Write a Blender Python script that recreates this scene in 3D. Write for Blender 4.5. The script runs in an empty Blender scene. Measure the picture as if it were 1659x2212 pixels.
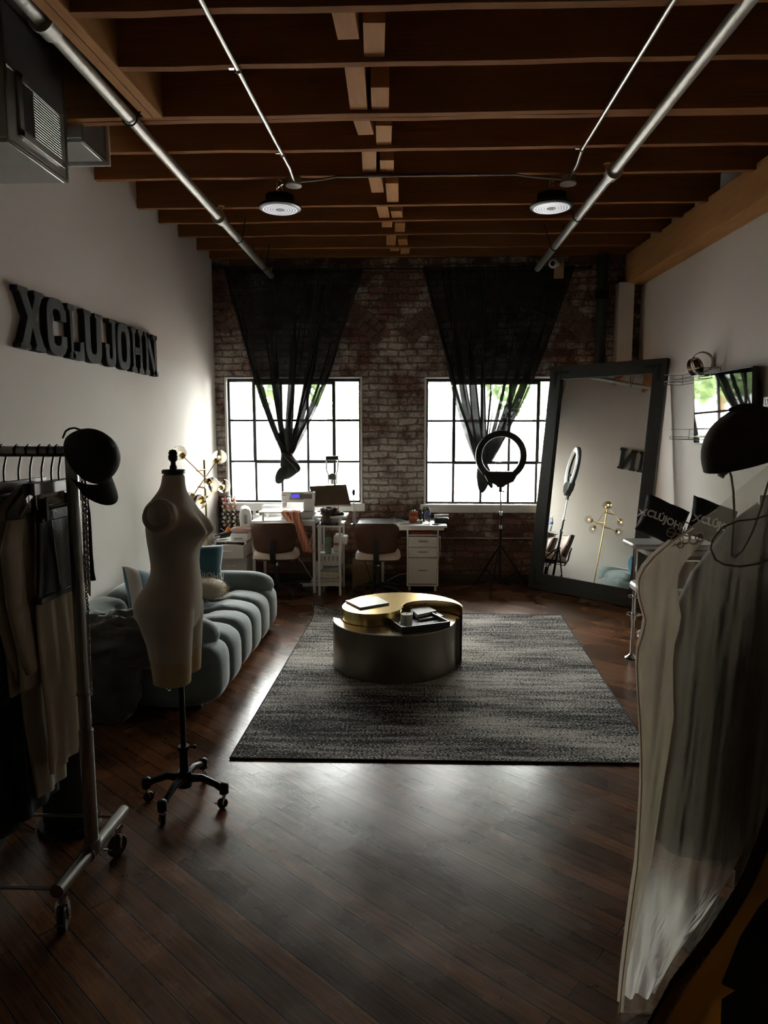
import bpy, bmesh, math, random
from mathutils import Vector, Matrix, noise
random.seed(7)
COL = bpy.context.scene.collection
PI = math.pi
# ------------------------------------------------------------ camera model
F_PX, CAM_H, W_PX, H_PX = 1480.0, 1.7, 1659.0, 2212.0
PITCH = math.atan((1106 - 930) / F_PX)
YAW = math.atan((886 - 829.5) / math.hypot(F_PX, 176))
FW = Vector((-math.sin(YAW) * math.cos(PITCH), math.cos(YAW) * math.cos(PITCH), -math.sin(PITCH)))
RT = Vector((math.cos(YAW), math.sin(YAW), 0))
UP = RT.cross(FW)
def ray(x, y): return FW + RT * ((x - 829.5) / F_PX) - UP * ((y - 1106) / F_PX)
def onz(x, y, z=0.0):
    d = ray(x, y); t = (z - CAM_H) / d.z; return Vector((d.x * t, d.y * t, z))
def ony(x, y, Y):
    d = ray(x, y); t = Y / d.y; return Vector((d.x * t, Y, CAM_H + d.z * t))
def onx(x, y, X):
    d = ray(x, y); t = X / d.x; return Vector((X, d.y * t, CAM_H + d.z * t))
cam = bpy.data.cameras.new('camera'); co = bpy.data.objects.new('camera', cam); COL.objects.link(co)
cam.sensor_fit = 'HORIZONTAL'; cam.sensor_width = 36.0; cam.lens = 36.0 * F_PX / W_PX
cam.clip_start = 0.02; cam.clip_end = 200
co.matrix_world = Matrix(((RT.x, UP.x, -FW.x, 0), (RT.y, UP.y, -FW.y, 0), (RT.z, UP.z, -FW.z, CAM_H), (0, 0, 0, 1)))
sc = bpy.context.scene; sc.camera = co
sc.view_settings.view_transform = 'Standard'; sc.view_settings.look = 'None'
sc.view_settings.gamma = 1.0; sc.view_settings.use_curve_mapping = False

# ------------------------------------------------------------ mesh builder
class MB:
    def __init__(s): s.bm = bmesh.new()
    def v(s, p): return s.bm.verts.new(p)
    def f(s, vs):
        try: return s.bm.faces.new(vs)
        except ValueError: return None
    def box(s, x0, x1, y0, y1, z0, z1, M=None):
        P = [Vector((x, y, z)) for z in (z0, z1) for y in (y0, y1) for x in (x0, x1)]
        if M: P = [M @ p for p in P]
        v = [s.v(p) for p in P]
        for q in ((0, 2, 3, 1), (4, 5, 7, 6), (0, 1, 5, 4), (2, 6, 7, 3), (0, 4, 6, 2), (1, 3, 7, 5)): s.f([v[i] for i in q])
        return s
    def cyl(s, p0, p1, r, r1=None, n=14): return s.tube([p0, p1], [r, r if r1 is None else r1], n)
    def tube(s, pts, r, n=8, closed=False):
        pts = [Vector(p) for p in pts]; m = len(pts)
        rs = r if isinstance(r, (list, tuple)) else [r] * m
        T = []
        for i in range(m):
            a = pts[(i - 1) % m] if (closed or i) else pts[0]; b = pts[(i + 1) % m] if (closed or i < m - 1) else pts[-1]
            T.append((b - a).normalized() if (b - a).length > 1e-9 else Vector((0, 0, 1)))
        nrm = T[0].orthogonal().normalized(); rings = []
        for i in range(m):
            nrm = nrm - T[i] * nrm.dot(T[i])
            nrm = nrm.normalized() if nrm.length > 1e-6 else T[i].orthogonal().normalized()
            bn = T[i].cross(nrm)
            rings.append([s.v(pts[i] + (nrm * math.cos(2 * PI * k / n) + bn * math.sin(2 * PI * k / n)) * rs[i]) for k in range(n)])
        for i in range(m if closed else m - 1):
            A, B = rings[i], rings[(i + 1) % m]
            for k in range(n): s.f([A[k], A[(k + 1) % n], B[(k + 1) % n], B[k]])
        if not closed: s.f(rings[0][::-1]); s.f(rings[-1])
        return s
    def lathe(s, prof, c=(0, 0, 0), M=None, n=24, caps=True):
        M = M or Matrix(); c = Vector(c); rings = []
        for r, z in prof:
            rings.append([s.v(c + M @ Vector((r * math.cos(2 * PI * k / n), r * math.sin(2 * PI * k / n), z))) for k in range(n)])
        for A, B in zip(rings, rings[1:]):
            for k in range(n): s.f([A[k], A[(k + 1) % n], B[(k + 1) % n], B[k]])
        if caps: s.f(rings[0][::-1]); s.f(rings[-1])
        return s
    def prism(s, poly, z0, z1, M=None):
        M = M or Matrix()
        a = [s.v(M @ Vector((x, y, z0))) for x, y in poly]; b = [s.v(M @ Vector((x, y, z1))) for x, y in poly]
        n = len(poly); s.f(a[::-1]); s.f(b)
        for k in range(n): s.f([a[k], a[(k + 1) % n], b[(k + 1) % n], b[k]])
        return s
    def ell(s, c, rx, ry, rz, e=1.0, nu=20, nv=12, M=None, e2=None):
        M = M or Matrix(); c = Vector(c); e2 = e2 or e
        sp = lambda t, p: math.copysign(abs(t) ** p, t)
        rings = []
        for j in range(1, nv):
            ph = -PI / 2 + PI * j / nv
            rings.append([s.v(c + M @ Vector((rx * sp(math.cos(ph), e) * sp(math.cos(2 * PI * k / nu), e2), ry * sp(math.cos(ph), e) * sp(math.sin(2 * PI * k / nu), e2), rz * sp(math.sin(ph), e)))) for k in range(nu)])
        b = s.v(c + M @ Vector((0, 0, -rz))); t = s.v(c + M @ Vector((0, 0, rz)))
        for k in range(nu): s.f([b, rings[0][(k + 1) % nu], rings[0][k]]); s.f([t, rings[-1][k], rings[-1][(k + 1) % nu]])
        for A, B in zip(rings, rings[1:]):
            for k in range(nu): s.f([A[k], A[(k + 1) % nu], B[(k + 1) % nu], B[k]])
        return s
    def torus(s, c, R, r, M=None, n=32, m=10, squash=1.0):
        M = M or Matrix(); c = Vector(c); rings = []
        for i in range(n):
            a = 2 * PI * i / n
            rings.append([s.v(c + M @ Vector(((R + r * math.cos(2 * PI * k / m)) * math.cos(a), (R + r * math.cos(2 * PI * k / m)) * math.sin(a), r * squash * math.sin(2 * PI * k / m)))) for k in range(m)])
        for i in range(n):
            A, B = rings[i], rings[(i + 1) % n]
            for k in range(m): s.f([A[k], A[(k + 1) % m], B[(k + 1) % m], B[k]])
        return s
    def grid(s, fn, nu, nv, closeu=False, closev=False):
        g = [[s.v(fn(i / nu, j / nv)) for i in range(nu if closeu else nu + 1)] for j in range(nv if closev else nv + 1)]
        for j in range(nv):
            A = g[j]; B = g[(j + 1) % len(g)]
            for i in range(nu):
                k = (i + 1) % len(A); s.f([A[i], A[k], B[k], B[i]])
        return g
    def loft(s, rings, caps=True):
        R = [[s.v(p) for p in r] for r in rings]; n = len(R[0])
        for A, B in zip(R, R[1:]):
            for k in range(n): s.f([A[k], A[(k + 1) % n], B[(k + 1) % n], B[k]])
        if caps: s.f(R[0][::-1]); s.f(R[-1])
        return s
    def build(s, name, mat, parent=None, local=False, smooth=35, bev=0, sub=0, solid=0, mods=(), recalc=True):
        if recalc: bmesh.ops.recalc_face_normals(s.bm, faces=s.bm.faces[:])
        me = bpy.data.meshes.new(name); s.bm.to_mesh(me); s.bm.free()
        o = bpy.data.objects.new(name, me); COL.objects.link(o)
        if parent is not None:
            o.parent = parent
            if not local:
                r = parent
                while r.parent: r = r.parent
                M = (Matrix.Translation(r.location) @ r.rotation_euler.to_matrix().to_4x4()).inverted()
                me.transform(M)
        elif not local and me.vertices:
            xs = [v.co for v in me.vertices]
            c = Vector(((min(p.x for p in xs) + max(p.x for p in xs)) / 2, (min(p.y for p in xs) + max(p.y for p in xs)) / 2, min(p.z for p in xs)))
            me.transform(Matrix.Translation(-c)); o.location = c
        if mat: me.materials.append(mat)
        if bev:
            m = o.modifiers.new('Bevel', 'BEVEL'); m.width = bev; m.segments = 2; m.limit_method = 'ANGLE'; m.angle_limit = math.radians(40)
        if solid:
            m = o.modifiers.new('Solidify', 'SOLIDIFY'); m.thickness = solid; m.offset = 0
        if sub:
            m = o.modifiers.new('Subsurf', 'SUBSURF'); m.levels = sub; m.render_levels = sub
        if smooth:
            me.polygons.foreach_set('use_smooth', [True] * len(me.polygons))
            if smooth < 180: me.set_sharp_from_angle(angle=math.radians(smooth))
        me.update()
        return o
def tag(o, label=None, cat=None, group=None, kind=None):
    if label: o['label'] = label
    if cat: o['category'] = cat
    if group: o['group'] = group
    if kind: o['kind'] = kind
    return o
def thing(name, label, cat, loc=(0, 0, 0), rz=0.0, group=None):
    o = bpy.data.objects.new(name, None); COL.objects.link(o); o.empty_display_size = .05
    o.location = loc; o.rotation_euler = (0, 0, rz)
    return tag(o, label, cat, group)
def struct(o): o['kind'] = 'structure'; return o
def dup(o, loc=None, rz=None, label=None, parent=None):
    c = o.copy(); COL.objects.link(c)
    if parent is not None: c.parent = parent
    if loc is not None: c.location = loc
    if rz is not None: c.rotation_euler = (0, 0, rz)
    if label: c['label'] = label
    for ch in list(o.children): dup(ch, parent=c)
    return c
def Rx(a): return Matrix.Rotation(a, 4, 'X')
def Ry(a): return Matrix.Rotation(a, 4, 'Y')
def Rz(a): return Matrix.Rotation(a, 4, 'Z')
def Tr(x, y, z): return Matrix.Translation((x, y, z))
def rrect(w, h, r, n=5, cx=0, cy=0):
    out = []
    for sx, sy, a0 in ((1, 1, 0), (-1, 1, PI / 2), (-1, -1, PI), (1, -1, 1.5 * PI)):
        for i in range(n + 1):
            a = a0 + PI / 2 * i / n
            out.append((cx + sx * (w / 2 - r) + r * math.cos(a), cy + sy * (h / 2 - r) + r * math.sin(a)))
    return out
def text_geo(s, size, bold=0.0, sx=1.0):
    cu = bpy.data.curves.new('text_tmp', 'FONT'); cu.body = s; cu.size = size; cu.align_x = 'CENTER'; cu.align_y = 'CENTER'; cu.offset = bold; cu.resolution_u = 3
    o = bpy.data.objects.new('text_tmp', cu); COL.objects.link(o)
    dg = bpy.context.evaluated_depsgraph_get(); me = bpy.data.meshes.new_from_object(o.evaluated_get(dg))
    V = [(v.co.x * sx, v.co.y) for v in me.vertices]; P = [tuple(p.vertices) for p in me.polygons]
    bpy.data.objects.remove(o); bpy.data.curves.remove(cu); bpy.data.meshes.remove(me)
    return V, P
# ------------------------------------------------------------ materials
def lin(c):
    if isinstance(c, str):
        c = [int(c[i:i + 2], 16) / 255 for i in (0, 2, 4)]
        c = [x / 12.92 if x <= .04045 else ((x + .055) / 1.055) ** 2.4 for x in c]
    return (*c[:3], 1.0)
def nodes(name):
    m = bpy.data.materials.new(name); m.use_nodes = True; nt = m.node_tree
    b = nt.nodes['Principled BSDF']; return m, nt, nt.nodes, nt.links, b
def mat(name, col, rough=.6, metal=0.0, var=.12, scale=8, bump=0.0, bscale=80, stretch=None, **kw):
    m, nt, N, L, b = nodes(name); c = lin(col)
    tc = N.new('ShaderNodeTexCoord'); src = tc.outputs['Object']
    if stretch:
        mp = N.new('ShaderNodeMapping'); mp.inputs['Scale'].default_value = stretch; L.new(src, mp.inputs['Vector']); src = mp.outputs['Vector']
    nz = N.new('ShaderNodeTexNoise'); nz.inputs['Scale'].default_value = scale; nz.inputs['Detail'].default_value = 4; L.new(src, nz.inputs['Vector'])
    mx = N.new('ShaderNodeMix'); mx.data_type = 'RGBA'
    mx.inputs[6].default_value = (*[x * (1 - var) for x in c[:3]], 1); mx.inputs[7].default_value = (*[min(1, x * (1 + var)) for x in c[:3]], 1)
    L.new(nz.outputs['Fac'], mx.inputs[0]); L.new(mx.outputs[2], b.inputs['Base Color'])
    b.inputs['Roughness'].default_value = rough; b.inputs['Metallic'].default_value = metal
    if bump:
        n2 = N.new('ShaderNodeTexNoise'); n2.inputs['Scale'].default_value = bscale; n2.inputs['Detail'].default_value = 3; L.new(src, n2.inputs['Vector'])
        bp = N.new('ShaderNodeBump'); bp.inputs['Strength'].default_value = bump; bp.inputs['Distance'].default_value = .01
        L.new(n2.outputs['Fac'], bp.inputs['Height']); L.new(bp.outputs['Normal'], b.inputs['Normal'])
    for k, v in kw.items():
        if k == 'emis':
            b.inputs['Emission Color'].default_value = lin(v[0]); b.inputs['Emission Strength'].default_value = v[1]
        else: b.inputs[k.replace('_', ' ')].default_value = v
    return m
def sheer(name, col, opac, rough=.8, transl=0.0, zfade=None):
    m, nt, N, L, b = nodes(name); c = lin(col)
    out = N['Material Output']; b.inputs['Base Color'].default_value = c; b.inputs['Roughness'].default_value = rough
    tr = N.new('ShaderNodeBsdfTransparent'); ms = N.new('ShaderNodeMixShader')
    tc = N.new('ShaderNodeTexCoord'); nz = N.new('ShaderNodeTexNoise'); nz.inputs['Scale'].default_value = 14; L.new(tc.outputs['Object'], nz.inputs['Vector'])
    mr = N.new('ShaderNodeMapRange'); mr.inputs[3].default_value = opac - .06; mr.inputs[4].default_value = opac + .06
    L.new(nz.outputs['Fac'], mr.inputs[0]); L.new(mr.outputs[0], ms.inputs[0]); L.new(tr.outputs[0], ms.inputs[1])
    if zfade:
        sz = N.new('ShaderNodeSeparateXYZ'); L.new(tc.outputs['Object'], sz.inputs[0]); zr = N.new('ShaderNodeMapRange'); zr.interpolation_type = 'SMOOTHSTEP'; zr.inputs[1].default_value = zfade[0]; zr.inputs[2].default_value = zfade[1]; zr.inputs[3].default_value = 1; zr.inputs[4].default_value = 0
        L.new(sz.outputs['Z'], zr.inputs[0]); mu = N.new('ShaderNodeMath'); mu.operation = 'MULTIPLY'; L.new(zr.outputs[0], mu.inputs[0]); L.new(mr.outputs[0], mu.inputs[1]); L.new(mu.outputs[0], ms.inputs[0])
    sh = b.outputs[0]
    if transl:
        tl = N.new('ShaderNodeBsdfTranslucent'); tl.inputs[0].default_value = c; m2 = N.new('ShaderNodeMixShader'); m2.inputs[0].default_value = transl
        L.new(sh, m2.inputs[1]); L.new(tl.outputs[0], m2.inputs[2]); sh = m2.outputs[0]
    L.new(sh, ms.inputs[2]); L.new(ms.outputs[0], out.inputs[0])
    return m
MT = {}
MT['white'] = mat('white_paint', (.78, .78, .76), .45, var=.03)
MT['whiteplastic'] = mat('white_plastic', (.80, .80, .78), .3, var=.02)
MT['greyplastic'] = mat('grey_plastic', (.30, .30, .31), .4, var=.05)
MT['black'] = mat('black_plastic', (.012, .013, .012), .42, var=.2)
MT['blackmetal'] = mat('black_metal', (.014, .015, .014), .35, .6, var=.2)
MT['blackcloth'] = mat('black_cloth', (.012, .013, .012), .9, var=.3, bump=.3, bscale=300)
MT['blackframe'] = mat('black_steel_frame', (.025, .03, .027), .5, .3, var=.25, scale=25)
MT['chrome'] = mat('chrome', (.75, .75, .75), .12, 1.0, var=.03)
MT['steel'] = mat('brushed_steel_tube', (.36, .35, .33), .3, 1.0, var=.08, scale=20)
MT['galv'] = mat('galvanised_pipe', (.42, .41, .38), .42, .75, var=.18, scale=18, bump=.15, bscale=60)
MT['duct'] = mat('galvanised_duct', (.42, .43, .42), .34, .85, var=.15, scale=5, bump=.08, bscale=12)
MT['ductdark'] = mat('duct_interior', (.02, .02, .02), .8, var=.1)
MT['brass'] = mat('brass', (.62, .45, .18), .3, 1.0, var=.06)
MT['joist'] = mat('joist_timber', (.26, .105, .034), .8, Specular_IOR_Level=.12, var=.3, scale=9, stretch=(.25, 3, 3), bump=.25, bscale=30)
MT['beam'] = mat('beam_timber', (.42, .20, .07), .75, Specular_IOR_Level=.15, var=.28, scale=6, stretch=(4, .35, 4), bump=.25, bscale=25)
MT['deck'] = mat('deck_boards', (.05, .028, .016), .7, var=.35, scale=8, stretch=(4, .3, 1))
MT['walnut'] = mat('walnut_veneer', (.085, .030, .013), .5, var=.35, scale=7, stretch=(.6, 1, 9))
MT['cream'] = mat('cream_leather', (.72, .60, .52), .42, var=.04)
MT['velvet'] = mat('green_velvet', (.135, .17, .165), .75, var=.22, scale=7, bump=.12, bscale=40, Sheen_Weight=.7, Sheen_Roughness=.35)
MT['teal'] = mat('teal_velvet', (.035, .115, .15), .7, var=.3, scale=9, Sheen_Weight=.6, Sheen_Roughness=.35)
MT['pillowwhite'] = mat('off_white_cotton', (.62, .58, .53), .9, var=.06, bump=.2, bscale=250)
MT['form'] = mat('form_jersey', (.50, .44, .36), .85, var=.05, bump=.1, bscale=350)
MT['formtan'] = mat('form_tan_base', (.46, .34, .18), .6, var=.08)
MT['creamcloth'] = mat('cream_fabric', (.42, .35, .26), .85, var=.07, bump=.2, bscale=200)
MT['beigecloth'] = mat('beige_fabric', (.50, .42, .31), .85, var=.07, bump=.2, bscale=200)
MT['leather'] = mat('black_leather', (.018, .018, .017), .28, var=.2, bump=.15, bscale=90)
MT['glassclear'] = mat('clear_glass', (.97, .97, .95), .02, var=.01, Transmission_Weight=1.0, IOR=1.12)
MT['paper'] = mat('paper', (.70, .69, .66), .8, var=.05)
MT['card'] = mat('cardboard', (.30, .19, .10), .85, var=.12)
# ------------------------------------------------------------ room
XL, XR, YB, YF = -2.17, 2.463, 7.65, -.7
CS = .05
def jz(Y): return 3.55 - CS * (7.65 - Y)          # joist underside, roof falls to the street side
def plank_floor():
    m, nt, N, L, b = nodes('old_plank_floor')
    tc = N.new('ShaderNodeTexCoord'); mp = N.new('ShaderNodeMapping'); mp.inputs['Rotation'].default_value = (0, 0, math.radians(40))
    L.new(tc.outputs['Object'], mp.inputs['Vector'])
    br = N.new('ShaderNodeTexBrick'); br.offset = .37; br.offset_frequency = 2; br.squash = 1
    for k, v in (('Scale', 1.0), ('Mortar Size', .0028), ('Mortar Smooth', .1), ('Bias', 0), ('Brick Width', 2.3), ('Row Height', .088)): br.inputs[k].default_value = v
    br.inputs['Color1'].default_value = (.38, .38, .38, 1); br.inputs['Color2'].default_value = (1, 1, 1, 1); br.inputs['Mortar'].default_value = (.06, .06, .06, 1)
    L.new(mp.outputs[0], br.inputs['Vector'])
    m2 = N.new('ShaderNodeMapping'); m2.inputs['Scale'].default_value = (1.6, 26, 1); L.new(mp.outputs[0], m2.inputs['Vector'])
    gr = N.new('ShaderNodeTexNoise'); gr.inputs['Scale'].default_value = 3; gr.inputs['Detail'].default_value = 7; gr.inputs['Roughness'].default_value = .65; L.new(m2.outputs[0], gr.inputs['Vector'])
    st = N.new('ShaderNodeTexNoise'); st.inputs['Scale'].default_value = 2.3; st.inputs['Detail'].default_value = 5; L.new(tc.outputs['Object'], st.inputs['Vector'])
    ramp = N.new('ShaderNodeValToRGB'); e = ramp.color_ramp.elements
    e[0].position = .28; e[0].color = (.070, .026, .010, 1); e[1].position = .8; e[1].color = (.42, .165, .058, 1)
    L.new(gr.outputs['Fac'], ramp.inputs[0])
    mu = N.new('ShaderNodeMix'); mu.data_type = 'RGBA'; mu.blend_type = 'MULTIPLY'; mu.inputs[0].default_value = 1
    L.new(ramp.outputs[0], mu.inputs[6]); L.new(br.outputs['Color'], mu.inputs[7])
    mu2 = N.new('ShaderNodeMix'); mu2.data_type = 'RGBA'; mu2.blend_type = 'MULTIPLY'; mu2.inputs[0].default_value = .55
    r2 = N.new('ShaderNodeValToRGB'); r2.color_ramp.elements[0].position = .35; r2.color_ramp.elements[0].color = (.35, .35, .38, 1); r2.color_ramp.elements[1].position = .6
    L.new(st.outputs['Fac'], r2.inputs[0]); L.new(mu.outputs[2], mu2.inputs[6]); L.new(r2.outputs[0], mu2.inputs[7])
    # small nicks and nail holes
    vo = N.new('ShaderNodeTexVoronoi'); vo.inputs['Scale'].default_value = 14; L.new(tc.outputs['Object'], vo.inputs['Vector'])
    nk = N.new('ShaderNodeMath'); nk.operation = 'GREATER_THAN'; nk.inputs[1].default_value = .045; L.new(vo.outputs['Distance'], nk.inputs[0])
    mu3 = N.new('ShaderNodeMix'); mu3.data_type = 'RGBA'; mu3.blend_type = 'MULTIPLY'; mu3.inputs[0].default_value = .8
    L.new(mu2.outputs[2], mu3.inputs[6]); L.new(nk.outputs[0], mu3.inputs[7]); L.new(mu3.outputs[2], b.inputs['Base Color'])
    rr = N.new('ShaderNodeMapRange'); rr.inputs[3].default_value = .15; rr.inputs[4].default_value = .40; L.new(st.outputs['Fac'], rr.inputs[0]); L.new(rr.outputs[0], b.inputs['Roughness'])
    s1 = N.new('ShaderNodeMath'); s1.operation = 'MULTIPLY'; s1.inputs[1].default_value = .10; L.new(gr.outputs['Fac'], s1.inputs[0])
    s2 = N.new('ShaderNodeMath'); s2.operation = 'MULTIPLY_ADD'; s2.inputs[1].default_value = -.9; L.new(br.outputs['Fac'], s2.inputs[0]); L.new(s1.outputs[0], s2.inputs[2])
    s3 = N.new('ShaderNodeMath'); s3.operation = 'MULTIPLY_ADD'; s3.inputs[1].default_value = .25; L.new(nk.outputs[0], s3.inputs[0]); L.new(s2.outputs[0], s3.inputs[2])
    # each board cups and tilts a little
    s4 = N.new('ShaderNodeMath'); s4.operation = 'MULTIPLY_ADD'; s4.inputs[1].default_value = .9; L.new(st.outputs['Fac'], s4.inputs[0]); L.new(s3.outputs[0], s4.inputs[2])
    bp = N.new('ShaderNodeBump'); bp.inputs['Strength'].default_value = .55; bp.inputs['Distance'].default_value = .006
    L.new(s4.outputs[0], bp.inputs['Height']); L.new(bp.outputs[0], b.inputs['Normal'])
    b.inputs['Specular IOR Level'].default_value = .55
    return m
def brick_mat():
    m, nt, N, L, b = nodes('whitewashed_brick')
    tc = N.new('ShaderNodeTexCoord'); sx = N.new('ShaderNodeSeparateXYZ'); L.new(tc.outputs['Object'], sx.inputs[0])
    cx = N.new('ShaderNodeCombineXYZ'); L.new(sx.outputs['X'], cx.inputs['X']); L.new(sx.outputs['Z'], cx.inputs['Y'])
    wob = N.new('ShaderNodeTexNoise'); wob.inputs['Scale'].default_value = 6; wob.inputs['Detail'].default_value = 3; L.new(cx.outputs[0], wob.inputs['Vector'])
    wm = N.new('ShaderNodeVectorMath'); wm.operation = 'MULTIPLY_ADD'; wm.inputs[1].default_value = (.055, .05, 0); L.new(wob.outputs['Color'], wm.inputs[0]); L.new(cx.outputs[0], wm.inputs[2])
    br = N.new('ShaderNodeTexBrick'); br.offset = .5
    for k, v in (('Scale', 1.0), ('Mortar Size', .010), ('Mortar Smooth', .35), ('Bias', -.1), ('Brick Width', .215), ('Row Height', .0745)): br.inputs[k].default_value = v
    br.inputs['Color1'].default_value = (.11, .042, .028, 1); br.inputs['Color2'].default_value = (.27, .125, .085, 1); br.inputs['Mortar'].default_value = (.10, .075, .055, 1)
    L.new(wm.outputs[0], br.inputs['Vector'])
    pn = N.new('ShaderNodeTexNoise'); pn.inputs['Scale'].default_value = 2.6; pn.inputs['Detail'].default_value = 8; pn.inputs['Roughness'].default_value = .72; L.new(cx.outputs[0], pn.inputs['Vector'])
    # more old whitewash lower between the windows, less near the ceiling
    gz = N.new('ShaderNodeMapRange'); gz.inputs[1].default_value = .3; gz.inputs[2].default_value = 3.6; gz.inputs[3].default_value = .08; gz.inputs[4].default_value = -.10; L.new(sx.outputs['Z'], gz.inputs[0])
    lz = N.new('ShaderNodeMapRange'); lz.inputs[1].default_value = .55; lz.inputs[2].default_value = 1.05; lz.inputs[3].default_value = -.22; lz.inputs[4].default_value = .0; L.new(sx.outputs['Z'], lz.inputs[0])  # less whitewash under the sills, so the shade there is painted in
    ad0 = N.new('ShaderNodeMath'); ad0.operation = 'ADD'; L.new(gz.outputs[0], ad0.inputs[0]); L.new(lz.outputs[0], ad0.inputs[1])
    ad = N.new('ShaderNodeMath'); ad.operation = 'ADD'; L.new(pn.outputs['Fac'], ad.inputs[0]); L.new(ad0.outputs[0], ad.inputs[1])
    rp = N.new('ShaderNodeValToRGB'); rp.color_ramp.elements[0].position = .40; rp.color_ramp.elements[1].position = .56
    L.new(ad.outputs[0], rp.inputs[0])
    inv = N.new('ShaderNodeMath'); inv.operation = 'MULTIPLY_ADD'; inv.inputs[1].default_value = -.7; inv.inputs[2].default_value = 1; L.new(br.outputs['Fac'], inv.inputs[0])
    pf = N.new('ShaderNodeMath'); pf.operation = 'MULTIPLY'; L.new(rp.outputs[0], pf.inputs[0]); L.new(inv.outputs[0], pf.inputs[1])
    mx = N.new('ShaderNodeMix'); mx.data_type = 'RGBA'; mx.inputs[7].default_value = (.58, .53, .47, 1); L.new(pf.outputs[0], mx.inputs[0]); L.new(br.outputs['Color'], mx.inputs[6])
    fn = N.new('ShaderNodeTexNoise'); fn.inputs['Scale'].default_value = 38; fn.inputs['Detail'].default_value = 6; L.new(cx.outputs[0], fn.inputs['Vector'])
    mf = N.new('ShaderNodeMix'); mf.data_type = 'RGBA'; mf.blend_type = 'MULTIPLY'; mf.inputs[0].default_value = .6
    rf = N.new('ShaderNodeValToRGB'); rf.color_ramp.elements[0].position = .36; rf.color_ramp.elements[0].color = (.3, .27, .25, 1); rf.color_ramp.elements[1].position = .55
    L.new(fn.outputs['Fac'], rf.inputs[0]); L.new(mx.outputs[2], mf.inputs[6]); L.new(rf.outputs[0], mf.inputs[7]); L.new(mf.outputs[2], b.inputs['Base Color'])
    b.inputs['Roughness'].default_value = .85
    h = N.new('ShaderNodeMath'); h.operation = 'MULTIPLY_ADD'; h.inputs[1].default_value = -1; L.new(br.outputs['Fac'], h.inputs[0])
    h2 = N.new('ShaderNodeMath'); h2.operation = 'MULTIPLY_ADD'; h2.inputs[1].default_value = .5; L.new(fn.outputs['Fac'], h2.inputs[0])
    h3 = N.new('ShaderNodeMath'); h3.operation = 'MULTIPLY'; h3.inputs[1].default_value = .6; L.new(pn.outputs['Fac'], h3.inputs[0]); L.new(h3.outputs[0], h2.inputs[2]); L.new(h2.outputs[0], h.inputs[2])
    bp = N.new('ShaderNodeBump'); bp.inputs['Strength'].default_value = .9; bp.inputs['Distance'].default_value = .012; L.new(h.outputs[0], bp.inputs['Height']); L.new(bp.outputs[0], b.inputs['Normal'])
    return m
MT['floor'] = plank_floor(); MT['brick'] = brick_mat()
MT['plaster'] = mat('white_plaster', (.70, .645, .60), .7, var=.05, scale=1.6, bump=.06, bscale=9)
MT['plasterw'] = mat('white_reveal_paint', (.72, .70, .67), .7, var=.08, scale=12, bump=.2, bscale=40)
struct(MB().box(-2.7, 2.9, YF - .3, YB + .4, -.2, 0).build('floor', MT['floor'], local=True))
struct(MB().box(XL - .3, XL, YF - .3, YB, 0, 4.2).build('wall_left', MT['plaster'], local=True))
struct(MB().box(XR, XR + .3, YF - .3, YB, 0, 4.2).build('wall_right', MT['plaster'], local=True))
struct(MB().box(XL, XR, YF - .3, YF, 0, 4.2).build('wall_front', mat('dark_rear_wall', (.05, .042, .035), .8), local=True))  # unseen rear wall, set close and dark to cut bounce onto the joists
W1 = (-2.065, -.53, .885, 2.29); W2 = (.155, 1.74, .875, 2.285)
b = MB(); y0, y1 = YB, YB + .34
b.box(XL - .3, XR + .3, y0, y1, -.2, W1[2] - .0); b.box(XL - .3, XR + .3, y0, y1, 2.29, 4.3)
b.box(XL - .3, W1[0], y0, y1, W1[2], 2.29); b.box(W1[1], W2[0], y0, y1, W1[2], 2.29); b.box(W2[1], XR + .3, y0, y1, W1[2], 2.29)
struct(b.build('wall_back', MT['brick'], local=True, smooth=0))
# roof deck of boards (falls with the joists)
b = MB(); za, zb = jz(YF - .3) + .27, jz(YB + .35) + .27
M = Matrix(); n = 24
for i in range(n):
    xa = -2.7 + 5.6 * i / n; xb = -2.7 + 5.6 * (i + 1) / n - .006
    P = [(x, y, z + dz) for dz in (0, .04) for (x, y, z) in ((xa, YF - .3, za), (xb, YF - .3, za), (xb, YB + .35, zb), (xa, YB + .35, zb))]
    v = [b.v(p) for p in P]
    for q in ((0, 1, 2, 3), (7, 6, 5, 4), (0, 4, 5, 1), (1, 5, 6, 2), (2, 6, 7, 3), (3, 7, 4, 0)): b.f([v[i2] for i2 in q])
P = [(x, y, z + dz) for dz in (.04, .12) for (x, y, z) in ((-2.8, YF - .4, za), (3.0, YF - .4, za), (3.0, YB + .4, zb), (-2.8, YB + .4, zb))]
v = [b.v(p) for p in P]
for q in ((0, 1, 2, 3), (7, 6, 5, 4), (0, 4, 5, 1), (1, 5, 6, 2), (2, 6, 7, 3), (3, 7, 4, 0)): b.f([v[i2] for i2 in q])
struct(b.build('ceiling', MT['deck'], local=True, smooth=0))
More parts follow.
